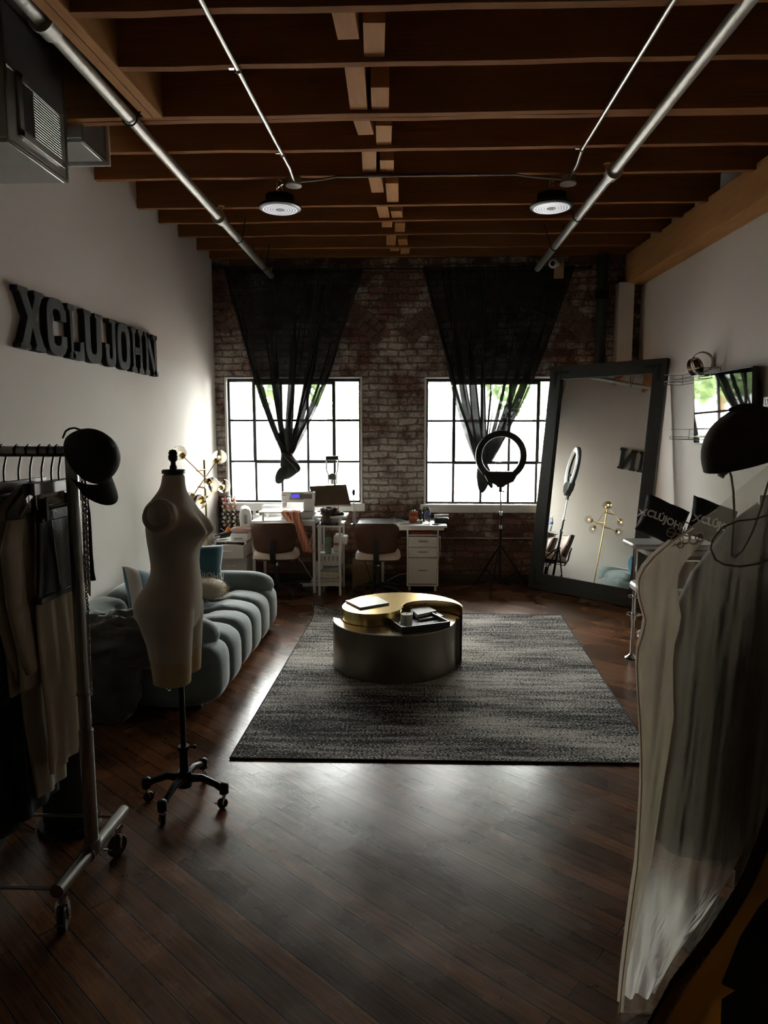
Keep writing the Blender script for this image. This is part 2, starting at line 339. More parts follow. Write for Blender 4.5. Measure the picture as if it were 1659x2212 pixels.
# joists
JY = [2.814, 3.264, 3.832, 4.345, 4.852, 5.591, 6.063, 6.57, 7.128, 7.575]
JW = .042
def joist(Y, x0, x1, w=JW):
    z = jz(Y); random.seed(int(Y * 1000))
    b = MB(); n = 12
    rings = []
    for i in range(n + 1):
        x = x0 + (x1 - x0) * i / n; dz = random.uniform(-.004, .004); dy = random.uniform(-.002, .002)
        rings.append([Vector((x, Y + dy, z + dz)), Vector((x, Y + w + dy, z + dz)), Vector((x, Y + w + dy, z + .275)), Vector((x, Y + dy, z + .275))])
    b.loft(rings)
    return struct(b.build('ceiling_beam', MT['joist'], smooth=0))
for i, Y in enumerate(JY):
    x0 = -1.37 if Y < 3.75 else -2.3
    joist(Y, x0, 2.36)
    if i == 2: joist(Y + JW + .006, x0, 2.36)
joist(2.35, -1.37, 2.36); joist(1.85, -1.37, 2.36); joist(1.3, -2.3, 2.5); joist(.75, -2.3, 2.5); joist(.2, -2.3, 2.5); joist(-.3, -2.3, 2.5)
# staggered solid blocking between the joists
ys = [2.35] + JY
for i in range(len(ys) - 1):
    a, c = ys[i] + JW, ys[i + 1]
    if i == 3: a += JW + .006
    for side in (0, 1):
        xc = -.235 + (.075 if side else -.035) + (.02 if i > 4 else 0) * (i - 4)
        if side == 0 and i % 2: aa, cc = a, a + (c - a) * .62
        elif side == 1 and i % 2: aa, cc = a + (c - a) * .3, c
        else: aa, cc = (a, c) if side == 0 else (a + .5 * (c - a), c)
        zz = jz((aa + cc) / 2) + .02
        b = MB(); M = Tr(xc, (aa + cc) / 2, zz) @ Rx(math.atan(CS)) @ Rz(random.uniform(-.06, .06)); b.box(-.045, .045, -(cc - aa) / 2 + .002, (cc - aa) / 2 - .002, 0, .2, M)
        struct(b.build('ceiling_beam', MT['beam'], smooth=0))
# doubled trimmer beside the duct shaft
for k in (0, 1):
    b = MB(); xa = -1.425 + k * .052; rings = []
    for Y in (1.3, 2.5, 3.83):
        z = jz(Y) - .004; rings.append([Vector((xa, Y, z)), Vector((xa + .048, Y, z)), Vector((xa + .048, Y, z + .27)), Vector((xa, Y, z + .27))])
    b.loft(rings); struct(b.build('ceiling_beam', MT['beam'], smooth=0, bev=.003))
# big beam along the wall with its post
b = MB(); rings = []
for i in range(13):
    Y = 1.0 + (7.62 - 1.0) * i / 12; zb_ = 3.235 - .0145 * (7.65 - Y); zt = 3.55 - .034 * (7.65 - Y); w = random.uniform(-.004, .004)
    rings.append([Vector((2.275 + w, Y, zb_ + w)), Vector((2.46, Y, zb_)), Vector((2.46, Y, zt)), Vector((2.275 + w, Y, zt))])
b.loft(rings); bm_ = struct(b.build('ceiling_beam', MT['beam'], smooth=0, bev=.006))
struct(MB().box(2.185, 2.345, 7.50, 7.645, 0, 3.245).build('post_column', MT['plaster'], bev=.004))
# window jambs, sills, baseboard, wall conduit
def liner(W, name):
    b = MB(); t = .022; d0, d1 = YB - .012, YB + .12
    b.box(W[0], W[0] + t, d0, d1, W[2], W[3]); b.box(W[1] - t, W[1], d0, d1, W[2], W[3]); b.box(W[0], W[1], d0, d1, W[3] - t * .7, W[3])
    struct(b.build(name, MT['plasterw'], bev=.003))
liner(W1, 'trim_1'); liner(W2, 'trim_2')
for k, W in ((3, W1), (4, W2)):
    b = MB(); b.box(W[0] - .04, W[1] + .03, YB - .05, YB + .13, W[2] - .085, W[2] + .006); struct(b.build('trim_%d' % k, MT['plasterw'], bev=.008))
struct(MB().box(XL + .001, XR - .001, YB - .022, YB - .001, 0, .085).build('baseboard_back', mat('dark_baseboard', (.03, .02, .015), .5), bev=.003))
# brick segmental arches above the windows
MT['archbrick'] = mat('arch_brick', (.16, .095, .07), .85, var=.6, scale=9, bump=.8, bscale=45)
def arch(x0, x1, zs, name):
    b = MB(); cx = (x0 + x1) / 2; half = (x1 - x0) / 2; rise = .42; R = (half * half + rise * rise) / (2 * rise); zc = zs + rise - R
    a0 = math.asin(half / R)
    for ring, (ra, rb) in enumerate(((R, R + .105), (R + .115, R + .22))):
        n = int(2 * a0 * ra / .082)
        for i in range(n):
            t0 = -a0 + 2 * a0 * i / n + .004; t1 = -a0 + 2 * a0 * (i + 1) / n - .004; j = random.uniform(0, .006)
            poly = [(cx + ra * math.sin(t0), zc + ra * math.cos(t0)), (cx + ra * math.sin(t1), zc + ra * math.cos(t1)), (cx + rb * math.sin(t1), zc + rb * math.cos(t1)), (cx + rb * math.sin(t0), zc + rb * math.cos(t0))]
            if min(p[0] for p in poly) < XL + .01: continue
            b.prism([(p[0], p[1]) for p in poly], 0, .012 + j, Matrix(((1, 0, 0, 0), (0, 0, -1, YB), (0, 1, 0, 0), (0, 0, 0, 1))))
    struct(b.build(name, MT['archbrick'], smooth=0, bev=.004))
arch(-2.16, -.38, 2.62, 'trim_5'); arch(.02, 1.88, 2.62, 'trim_6')
# ------------------------------------------------------------ steel windows
MT['pane'] = mat('window_glass', (1, 1, 1), .0, var=0)
def pane_mat():
    m, nt, N, L, b = nodes('thin_window_glass'); out = N['Material Output']
    tr = N.new('ShaderNodeBsdfTransparent'); tr.inputs[0].default_value = (.93, .95, .94, 1); gl = N.new('ShaderNodeBsdfGlossy'); gl.inputs['Roughness'].default_value = .02
    fr = N.new('ShaderNodeFresnel'); fr.inputs[0].default_value = 1.35; ms = N.new('ShaderNodeMixShader')
    nz = N.new('ShaderNodeTexNoise'); nz.inputs['Scale'].default_value = 3; bp = N.new('ShaderNodeBump'); bp.inputs['Strength'].default_value = .05; L.new(nz.outputs['Fac'], bp.inputs['Height']); L.new(bp.outputs[0], gl.inputs['Normal'])
    L.new(fr.outputs[0], ms.inputs[0]); L.new(tr.outputs[0], ms.inputs[1]); L.new(gl.outputs[0], ms.inputs[2]); L.new(ms.outputs[0], out.inputs[0]); return m
MT['pane'] = pane_mat()
def window(W, name, ncol):
    x0, x1, z0, z1 = W[0] + .022, W[1] - .022, W[2] + .006, W[3] - .016; Y = YB + .075
    t = thing(name, None, None, ((x0 + x1) / 2, Y, z0)); t['kind'] = 'structure'
    f = MB(); o = .022
    f.box(x0, x1, Y - .02, Y + .025, z0, z0 + o); f.box(x0, x1, Y - .02, Y + .025, z1 - o * 1.6, z1); f.box(x0, x0 + o, Y - .02, Y + .025, z0, z1); f.box(x1 - o, x1, Y - .02, Y + .025, z0, z1)
    f.build('window_frame', MT['blackframe'], t, bev=.002)
    cw = (x1 - x0) / ncol; ch = (z1 - z0) / 3
    b = MB()
    for i in range(1, ncol):
        x = x0 + cw * i; b.box(x - .013, x + .013, Y - .012, Y + .014, z0, z1)
    for j in (1, 2): b.box(x0, x1, Y - .012, Y + .014, z0 + ch * j - .012, z0 + ch * j + .012)
    b.build('muntin', MT['blackframe'], t, bev=.001)
    v = MB(); xa, xb, za_, zb_ = x0 + cw, x0 + cw * 4, z0 + ch, z1 - .03; w = .036
    v.box(xa - w / 2, xa + w / 2, Y - .045, Y + .01, za_, zb_); v.box(xb - w / 2, xb + w / 2, Y - .045, Y + .01, za_, zb_)
    v.box(xa, xb, Y - .045, Y + .01, za_ - w / 2, za_ + w / 2); v.box(xa, xb, Y - .045, Y + .01, zb_ - w, zb_)
    sv = v.build('vent_sash', MT['blackframe'], t, bev=.002)
    h = MB(); xm = (xa + xb) / 2; h.box(xm - .03, xm + .03, Y - .075, Y - .045, za_ - .012, za_ + .02); h.cyl((xm, Y - .07, za_), (xm + .05, Y - .08, za_ + .01), .008, n=8); h.build('sash_handle', MT['blackmetal'], sv)
    for j in range(3):
        for i in range(ncol):
            MB().box(x0 + cw * i + .004, x0 + cw * (i + 1) - .004, Y - .002, Y + .002, z0 + ch * j + .004, z0 + ch * (j + 1) - .004).build('pane', MT['pane'], t, smooth=0)
window(W1, 'window_1', 5); window(W2, 'window_2', 5)
# ------------------------------------------------------------ outside
o = MB()
o.box(-16, 16, 15.5, 15.9, -4, 1.45); o.box(-16, 16, 15.42, 15.98, 1.45, 1.62)
def outbrick():
    m, nt, N, L, b = nodes('white_painted_brick'); tc = N.new('ShaderNodeTexCoord'); sx = N.new('ShaderNodeSeparateXYZ'); L.new(tc.outputs['Object'], sx.inputs[0])
    cx = N.new('ShaderNodeCombineXYZ'); L.new(sx.outputs['X'], cx.inputs['X']); L.new(sx.outputs['Z'], cx.inputs['Y'])
    br = N.new('ShaderNodeTexBrick'); br.inputs['Scale'].default_value = 1; br.inputs['Brick Width'].default_value = .6; br.inputs['Row Height'].default_value = .22; br.inputs['Mortar Size'].default_value = .012
    br.inputs['Color1'].default_value = (.80, .79, .77, 1); br.inputs['Color2'].default_value = (.74, .73, .71, 1); br.inputs['Mortar'].default_value = (.50, .46, .42, 1); L.new(cx.outputs[0], br.inputs['Vector']); L.new(br.outputs['Color'], b.inputs['Base Color']); b.inputs['Roughness'].default_value = .9
    return m
tag(o.build('white_brick_building', outbrick(), local=True, smooth=0), 'long white painted brick building across the street outside the windows', 'building')
dr = thing('garage_door', 'pale red ribbed roller door in the white brick building outside', 'door', (.9, 15.46, -.6))
d = MB()
for i in range(14): d.box(.3 + i * .09, .3 + i * .09 + .07, 15.44, 15.497, -1.0, .35)
d.build('door_panel', mat('faded_red_door', (.55, .22, .17), .6), dr)
MB().box(.22, 1.62, 15.42, 15.498, .35, .5).build('door_header', mat('faded_pink_lintel', (.6, .35, .3), .6), dr)
struct(MB().box(-30, 30, YB + .4, 60, -4.2, -4).build('ground_outside', mat('street_asphalt', (.48, .47, .45), .9), local=True))
MT['leaf'] = mat('tree_leaves', (.30, .42, .18), .7, var=.4, scale=2)
def tree(x, y, h, r, label, seed):
    rd = random.Random(seed); t = thing('tree', label, 'tree', (x, y, -4), group='trees beyond the white building')
    MB().tube([(x, y, -4), (x + .1, y, -1), (x, y, h - r)], [.3, .22, .1], 8).build('trunk', MT['card'], t)
    b = MB()
    for i in range(1500):
        a = rd.uniform(0, 2 * PI); u = rd.uniform(-1, 1); q = r * rd.uniform(.4, 1.0) ** .5; s = math.sqrt(1 - u * u)
        c = Vector((x + q * 1.3 * s * math.cos(a), y + q * s * math.sin(a), h - r * .4 + q * u * 1.05)); k = rd.uniform(.10, .24)
        e1 = Vector((rd.uniform(-1, 1), rd.uniform(-1, 1), rd.uniform(-1, 1))).normalized() * k; e2 = e1.orthogonal().normalized() * k * .6
        b.f([b.v(c - e1), b.v(c + e2), b.v(c + e1), b.v(c - e2)])
    b.build('crown', MT['leaf'], t, smooth=0, recalc=False)
tree(-6.2, 21, 4.6, 1.9, 'bushy tree beyond the white building, seen through the window beside the letters', 1)
tree(-1.0, 22, 4.0, 1.8, 'round tree beyond the white building, in line with the brick pier', 2)
tree(4.4, 21, 4.8, 2.0, 'tall tree beyond the white building, behind the ring light window', 3)
# ------------------------------------------------------------ daylight
w = bpy.data.worlds.new('world'); sc.world = w; w.use_nodes = True; N = w.node_tree.nodes; L = w.node_tree.links
bg = N['Background']; tc = N.new('ShaderNodeTexCoord'); sp = N.new('ShaderNodeSeparateXYZ'); L.new(tc.outputs['Generated'], sp.inputs[0])
cr = N.new('ShaderNodeValToRGB'); cr.color_ramp.elements[0].position = 0; cr.color_ramp.elements[0].color = (.92, .92, .91, 1); cr.color_ramp.elements[1].position = .8; cr.color_ramp.elements[1].color = (1, .98, .95, 1)
L.new(sp.outputs['Z'], cr.inputs[0]); L.new(cr.outputs[0], bg.inputs['Color']); bg.inputs['Strength'].default_value = 34.0
for W in (W1, W2):
    l = bpy.data.lights.new('window_portal', 'AREA'); l.shape = 'RECTANGLE'; l.size = W[1] - W[0]; l.size_y = W[3] - W[2]; l.cycles.is_portal = True
    lo = bpy.data.objects.new('window_portal', l); COL.objects.link(lo); lo.location = ((W[0] + W[1]) / 2, YB + .2, (W[2] + W[3]) / 2); lo.rotation_euler = (-PI / 2, 0, 0)
sc.view_settings.exposure = 0.36
sc.cycles.transparent_max_bounces = 24; sc.cycles.max_bounces = 10; sc.cycles.diffuse_bounces = 5; sc.cycles.glossy_bounces = 5; sc.cycles.transmission_bounces = 8
# ------------------------------------------------------------ curtains
MT['sheer'] = sheer('black_sheer_voile', (.008, .010, .009), .86)
MT['sheerthick'] = sheer('black_gathered_voile', (.014, .016, .015), .93)
rod = thing('curtain_rod', 'thin black curtain rod running above both windows on the brick wall', 'curtain rod', (0, 7.5, 3.42))
MB().tube([(-2.12, 7.5, 3.425), (-.2, 7.5, 3.40), (1.9, 7.5, 3.39)], .009, 8).build('rod', MT['blackmetal'], rod)
for x in (-2.1, -.2, 1.88):
    MB().box(x - .012, x + .012, 7.49, 7.648, 3.40, 3.42).build('bracket', MT['blackmetal'], rod)
def curtain(x0, x1, kx, kz, ky, label, seed, tail):
    rd = random.Random(seed); zt = 3.41; t = thing('sheer_curtain', label, 'curtain', ((x0 + x1) / 2, 7.5, zt), group='knotted sheer curtains over the windows')
    ph = [rd.uniform(0, 6.28) for _ in range(6)]; ws = [rd.uniform(.7, 1.3) for _ in range(6)]
    def fn(u, v):
        w = (1 - v) ** 1.0
        # pleats: cloth doubles back on itself more as it narrows
        fold = .0085 * min(1, v * 2.4) * math.sin(u * 2 * PI * 6 * ws[0] + ph[0]) + .0065 * min(1, v * 1.8) * math.sin(u * 2 * PI * 11 * ws[1] + ph[1]) + .004 * math.sin(u * 2 * PI * 19 + ph[2]) * v
        half = (x1 - x0) / 2; xc = (x0 + x1) / 2
        w = 1 - .78 * v - .22 * v ** 4; nar = .03 + (half - .03) * w
        x = xc + (kx - xc) * v + (u * 2 - 1) * nar + fold * 3.2 * (1 + 1.2 * v * (1 - v))
        y = 7.50 + (ky - 7.50) * v + .010 * math.sin(u * 2 * PI * 9 + ph[3]) * (.4 + v) + .02 * math.sin(u * 2 * PI * 2.3 + ph[4]) * v
        z = zt + (kz - zt) * v - .06 * (1 - v) * (u * (1 - u)) * 2 * v
        return Vector((x, y, z))
    b = MB(); b.grid(fn, 260, 40); b.build('voile_panel', MT['sheer'], t, smooth=180, recalc=False)
    # tightly gathered hems and pleats that read darker
    for (u, wd) in [(0.0, .022), (1.0, .022)] + [(rd.uniform(.1, .9), rd.uniform(.005, .014)) for _ in range(10)]:
        b = MB()
        def g(a, v, u=u, wd=wd):
            p = fn(min(1, max(0, u)), v); return Vector((p.x + (a - .5) * wd * (1 - .3 * v) * 1.6, p.y - .006 + .006 * math.cos(a * 6.28), p.z))
        b.grid(g, 4, 30); b.build('gathered_pleat', MT['sheerthick'] if wd > .008 else MT['sheer'], t, smooth=180, recalc=False)
    # gathered neck, knot and tail
    n = MB(); rings = []
    for i in range(7):
        v = .86 + .15 * i / 6; p = fn(.5, min(v, 1)); r = .085 - .045 * i / 6
        rings.append([Vector((p.x + r * (1 + .12 * math.sin(5 * k)) * math.cos(k), p.y + .6 * r * math.sin(k), p.z - (.02 if i == 6 else 0))) for k in [2 * PI * q / 14 for q in range(14)]])
    n.loft(rings, caps=False); n.build('gathered_neck', MT['sheer'], t, smooth=180)
    k = MB(); tail(k); k.build('knot', mat('black_voile_knot', (.02, .021, .02), .85, var=.4, scale=25, bump=.6, bscale=60), t, smooth=60, sub=1)
def knot_blob(pts, k, tw):
    rings = []
    for i, (x, y, z, r1, r2) in enumerate(pts):
        a0 = tw * i
        rings.append([Vector((x + r1 * math.cos(a) * (1 + .13 * math.sin(3 * a + i)), y + r2 * math.sin(a) * (1 + .1 * math.cos(4 * a + i)), z + .012 * math.sin(2 * a + a0))) for a in [2 * PI * q / 12 for q in range(12)]])
    k.loft(rings)
def P3(x, y, Y): p = ony(x, y, Y); return (p.x, p.y, p.z)
def tail1(k):
    knot_blob([(*P3(618, 975, 7.35), .04, .035), (*P3(620, 992, 7.35), .085, .06), (*P3(626, 1008, 7.35), .115, .075), (*P3(628, 1020, 7.35), .10, .07), (*P3(622, 1030, 7.35), .07, .05), (*P3(613, 1036, 7.35), .045, .03)], k, .5)
    knot_blob([(*P3(618, 1005, 7.31), .05, .04), (*P3(610, 1020, 7.31), .075, .05), (*P3(604, 1034, 7.31), .06, .045), (*P3(603, 1046, 7.31), .042, .03)], k, .7)
    knot_blob([(*P3(616, 985, 7.30), .03, .02), (*P3(632, 1000, 7.29), .05, .025), (*P3(646, 1014, 7.30), .035, .02), (*P3(640, 1022, 7.33), .02, .015)], k, .4)
def tail2(k):
    knot_blob([(*P3(1042, 995, 7.38), .04, .035), (*P3(1044, 1018, 7.38), .08, .06), (*P3(1044, 1032, 7.38), .085, .06), (*P3(1043, 1048, 7.38), .062, .05), (*P3(1041, 1066, 7.38), .028, .02)], k, .6)
    knot_blob([(*P3(1048, 1020, 7.36), .03, .03), (*P3(1056, 1040, 7.36), .04, .02), (*P3(1063, 1056, 7.36), .012, .01)], k, .4)
curtain(-1.995, -.505, -1.325, 1.455, 7.37, 'black sheer curtain knotted low over the window behind the sewing machines', 3, tail1)
curtain(.135, 1.70, .79, 1.345, 7.40, 'black sheer curtain knotted behind the ring light', 8, tail2)
# ------------------------------------------------------------ pipes, conduits, lamps under the ceiling
def pipe(x, y0, y1, z, r, name, label, hang, cat='pipe', cups=()):
    t = thing(name, label, cat, (x, y0, z))
    MB().cyl((x, y0, z), (x, y1, z), r, n=16).build('pipe', MT['galv'], t)
    for Y in hang:
        h = MB(); zt = jz(Y) + .02
        pts = [(x - .10, Y, zt)] + [(x + (r + .008) * math.cos(a), Y, z + (r + .008) * math.sin(a)) for a in [PI + PI * i / 10 for i in range(11)]] + [(x + .07, Y, zt)]
        h.tube(pts, .0045, 6); h.build('hanger', MT['blackmetal'], t)
    for Y in cups:
        MB().cyl((x, Y - .04, z), (x, Y + .04, z), r * 1.45, n=16).cyl((x, Y - .055, z), (x, Y - .04, z), r * 1.7, n=16).build('coupling', MT['galv'], t)
    return t
PL = pipe(-1.47, 1.2, 7.42, 3.32, .031, 'sprinkler_pipe', 'long metal sprinkler pipe under the joists beside the air ducts', (3.74, 6.0, 7.0), cups=(2.92, 5.45))
PR = pipe(1.275, 1.2, 7.20, 3.32, .031, 'sprinkler_pipe', 'long metal sprinkler pipe under the joists beside the big wall beam', (5.5, 6.35), cups=(4.62,))
for t, x, y in ((PL, -1.47, 7.40), (PR, 1.275, 7.18)):
    b = MB(); b.cyl((x, y, 3.32), (x, y, 3.385), .012, n=8); b.lathe([(.004, 0), (.022, .004), (.022, .008), (.004, .012)], (x, y, 3.385), n=10); b.build('sprinkler_head', MT['brass'], t)
for t, x, y in ((PL, -1.47, 5.5), (PR, 1.275, 4.75)):
    b = MB(); b.cyl((x, y, 3.34), (x, y, 3.42), .012, n=8); b.lathe([(.004, 0), (.024, .004), (.024, .008), (.004, .012)], (x, y, 3.42), n=10); b.build('sprinkler_head', MT['brass'], t)
def conduit(pts, label, straps):
    t = thing('conduit', label, 'conduit', pts[0])
    MB().tube(pts, .011, 10).build('tube', MT['steel'], t)
    for Y in straps:
        for i in range(len(pts) - 1):
            if pts[i][1] <= Y <= pts[i + 1][1]:
                k = (Y - pts[i][1]) / (pts[i + 1][1] - pts[i][1]); p = Vector(pts[i]).lerp(Vector(pts[i + 1]), k)
                b = MB(); b.torus(p, .0135, .004, Rx(PI / 2), 14, 6); b.box(p.x - .04, p.x - .013, p.y - .008, p.y + .008, p.z + .004, p.z + .009); b.build('strap', MT['chrome'], t)
    return t
conduit([(-.775, 1.2, jz(1.2) - .014), (-.785, 2.75, jz(2.75) - .014), (-.785, 4.30, jz(4.3) - .016), (-.775, 4.55, jz(4.5) - .03), (-.79, 4.83, jz(4.8) - .035)], 'thin steel conduit under the joists ending above the lamp nearer the air ducts', (3.28, 4.36))
conduit([(.93, 1.2, jz(1.2) - .014), (.975, 2.82, jz(2.82) - .014), (1.02, 4.36, jz(4.36) - .016), (1.045, 4.6, jz(4.6) - .03), (1.055, 4.87, jz(4.85) - .035)], 'thin steel conduit under the joists ending above the lamp nearer the wall beam', (4.37,))
def jbox(x, y, label):
    z = jz(y); t = thing('junction_box', label, 'junction box', (x, y, z - .05))
    MB().lathe([(.045, 0), (.052, .006), (.052, .044), (.03, .048)], (x, y, z - .052), n=20).build('box', MT['steel'], t)
    MB().lathe([(.054, 0), (.056, .004), (.054, .008)], (x, y, z - .060), n=20).build('cover_plate', MT['white'], t)
jbox(-.80, 4.87, 'round metal junction box on the joist above the lamp nearer the ducts'); jbox(1.06, 4.91, 'round metal junction box on the joist above the lamp nearer the wall beam')
cb = [(-.75, 4.87, jz(4.87) - .03), (-.6, 4.86, jz(4.86) - .02), (-.5, 4.845, jz(4.85) - .008), (.4, 4.845, jz(4.85) - .006), (.7, 4.845, jz(4.85) - .01), (.85, 4.86, jz(4.86) - .028), (1.01, 4.90, jz(4.9) - .03)]
tag(MB().tube(cb, .008, 8).build('flexible_conduit', MT['steel']), 'flexible metal cable between the two round junction boxes', 'cable')
def lens_mat():
    m, nt, N, L, b = nodes('lamp_lens'); tc = N.new('ShaderNodeTexCoord'); sx = N.new('ShaderNodeVectorMath'); sx.operation = 'LENGTH'
    mp = N.new('ShaderNodeMapping'); mp.inputs['Scale'].default_value = (1, 1, 0); L.new(tc.outputs['Object'], mp.inputs['Vector']); L.new(mp.outputs[0], sx.inputs[0])
    wv = N.new('ShaderNodeMath'); wv.operation = 'MULTIPLY'; wv.inputs[1].default_value = 2 * PI / .0185; L.new(sx.outputs['Value'], wv.inputs[0])
    sn = N.new('ShaderNodeMath'); sn.operation = 'SINE'; L.new(wv.outputs[0], sn.inputs[0])
    mr = N.new('ShaderNodeMapRange'); mr.inputs[1].default_value = -.6; mr.inputs[2].default_value = .5; L.new(sn.outputs[0], mr.inputs[0])
    mx = N.new('ShaderNodeMix'); mx.data_type = 'RGBA'; mx.inputs[6].default_value = (.25, .25, .27, 1); mx.inputs[7].default_value = (.9, .9, .95, 1); L.new(mr.outputs[0], mx.inputs[0])
    L.new(mx.outputs[2], b.inputs['Base Color']); L.new(mx.outputs[2], b.inputs['Emission Color']); b.inputs['Emission Strength'].default_value = .4; b.inputs['Roughness'].default_value = .25
    return m
MT['lens'] = lens_mat()
def highbay(x, y, z, label):
    t = thing('high_bay_lamp', label, 'ceiling lamp', (x, y, z), group='round high bay lamps')
    b = MB(); b.lathe([(.130, 0), (.148, .006), (.150, .018), (.142, .028), (.10, .045), (.075, .06), (.07, .10), (.055, .105)], (0, 0, 0), n=40); b.build('housing', MT['blackmetal'], t, local=True)
    b = MB()
    for i in range(24):
        a = 2 * PI * i / 24; M = Rz(a); b.box(.055, .10, -.002, .002, .045, .095, M)
    b.build('cooling_fin', MT['blackmetal'], t, local=True)
    b = MB(); b.lathe([(.032, -.004), (.128, -.004), (.130, .001)], (0, 0, 0), n=40); b.build('lens', MT['lens'], t, local=True, smooth=20)
    b = MB(); b.lathe([(.002, -.007), (.03, -.007), (.032, .001)], (0, 0, 0), n=20); b.build('sensor_cap', MT['greyplastic'], t, local=True)
    b = MB(); h = jz(y) - z - .01
    b.tube([(0, 0, .10), (0, 0, .125)], .012, 8); b.torus((0, 0, .142), .017, .0035, Rx(PI / 2), 16, 6)
    b.tube([(0, 0, .157), (.022, 0, .17), (.018, 0, .19), (-.012, 0, .195 + .01), (-.02, 0, h - .02), (.0, 0, h), (.018, 0, h - .012)], .0035, 6); b.build('hook', MT['chrome'], t, local=True)
    return t
z1 = ony(605, 455, 5.03); highbay(z1.x, 5.03, z1.z + .008, 'round black high bay lamp hanging closer to the air ducts')
z2 = ony(1191, 452, 5.03); highbay(z2.x, 5.03, z2.z + .008, 'round black high bay lamp hanging closer to the big wall beam')
# ------------------------------------------------------------ air ducts
def duct(x0, x1, Y0, Y1, z0, z1, label, grille, front):
    t = thing('air_duct', label, 'air duct', ((x0 + x1) / 2, (Y0 + Y1) / 2, z0))
    b = MB(); b.box(x0, x1, Y0, Y1, z0 + .02, z1); b.box(x0 + .012, x1 - .012, Y0 + .012, Y1 - .012, z0, z0 + .03); b.build('duct_box', MT['duct'], t, bev=.004)
    b = MB(); b.box(x1 - .001, x1 + .004, Y0, Y1, z0 + .33, z0 + .337); b.box(x1 - .004, x1 + .004, Y1 - .012, Y1 + .004, z0 + .01, z1); b.box(x1 - .004, x1 + .004, Y0 - .004, Y0 + .012, z0 + .01, z1); b.box(x1 - .006, x1 + .003, Y0, Y1, z0 + .005, z0 + .02); b.build('seam', MT['steel'], t)
    if grille:
        g0, g1, h0, h1 = Y0 + .09, Y1 - .045, z0 + .06, z0 + .34
        b = MB(); fr = .035
        b.box(x1 + .001, x1 + .012, g0, g1, h0, h0 + fr); b.box(x1 + .001, x1 + .012, g0, g1, h1 - fr, h1); b.box(x1 + .001, x1 + .012, g0, g0 + fr, h0, h1); b.box(x1 + .001, x1 + .012, g1 - fr, g1, h0, h1)
        gr = b.build('vent_grille', MT['duct'], t, bev=.002)
        MB().box(x1 + .0005, x1 + .002, g0 + fr, g1 - fr, h0 + fr, h1 - fr).build('vent_opening', MT['ductdark'], gr)
        s = MB(); n = 17
        for i in range(n):
            z = h0 + fr + (h1 - h0 - 2 * fr) * (i + .5) / n
            s.box(-.008, .008, g0 + fr + .09, g1 - fr, -.001, .001, Tr(x1 + .006, 0, z) @ Ry(.6))
        for i in range(8):
            Y = g0 + fr + .01 * i; s.box(x1 + .002, x1 + .01, Y, Y + .002, h0 + fr, h1 - fr)
        s.box(x1 + .002, x1 + .012, g0 + fr + .082, g0 + fr + .09, h0 + fr, h1 - fr); s.build('vent_slat', MT['duct'], gr)
    if front:
        b = MB(); b.box(x0 + .03, x1 - .035, Y0 - .012, Y0 - .001, z0 + .03, z0 + .40); fg = b.build('front_grille', MT['duct'], t, bev=.003)
        s = MB()
        for i in range(11): s.box(x0 + .09 + i * .018, x0 + .096 + i * .018, Y0 - .016, Y0 - .010, z0 + .08, z0 + .34)
        s.build('vent_slat', MT['ductdark'], fg)
    return t
duct(-2.165, -1.80, 3.17, 3.71, 2.985, 3.585, 'galvanised air duct with a louvred side grille, lower and nearer of the two ducts', True, True)
duct(-2.165, -1.80, 3.90, 4.19, 3.27, 3.62, 'short galvanised air duct without a grille, higher and behind the one with the grille', False, False)
tag(MB().box(-2.166, -1.78, 4.2, 4.215, 3.255, 3.62).build('duct_flange', MT['white'], bev=.003), 'thin pale metal flange plate at the end of the short duct', 'flange')
# black waste pipe in the corner
t = thing('waste_pipe', 'black cast iron waste pipe standing in front of the brick beside the boxed post', 'pipe', (2.025, 7.56, 0))
MB().cyl((2.025, 7.56, 0), (2.025, 7.56, jz(7.56) - .005), .058, n=20).build('pipe', mat('cast_iron', (.035, .037, .035), .55, .4, var=.4, scale=7), t)
for z in (2.05, 3.12): MB().lathe([(.06, -.05), (.075, -.04), (.075, .03), (.066, .05)], (2.025, 7.56, z), n=20).build('collar', MT['blackmetal'], t)
# security camera
c = ony(1194, 571, 7.46)
t = thing('security_camera', 'small white dome camera high above the black curtain by the ring light', 'camera', (c.x, 7.46, c.z))
MB().box(c.x + .02, c.x + .12, 7.47, 7.49, c.z - .14, c.z + .05).build('mounting_block', MT['card'], t, bev=.003)
MB().ell((c.x, 7.42, c.z), .05, .055, .05).cyl((c.x + .02, 7.44, c.z), (c.x + .06, 7.475, c.z), .02).build('camera_body', MT['white'], t)
MB().lathe([(.001, .012), (.02, .01), (.026, 0), (.026, -.01)], (c.x - .018, 7.372, c.z - .012), Rx(PI / 2) , n=16).build('camera_lens', MT['leather'], t)
# thin conduit along the brick near the floor
tag(MB().tube([(-.1, 7.635, .50), (1.42, 7.635, .50)], .009, 8).build('wall_conduit', MT['galv']), 'thin pale conduit running low along the brick behind the ring light tripod', 'conduit')
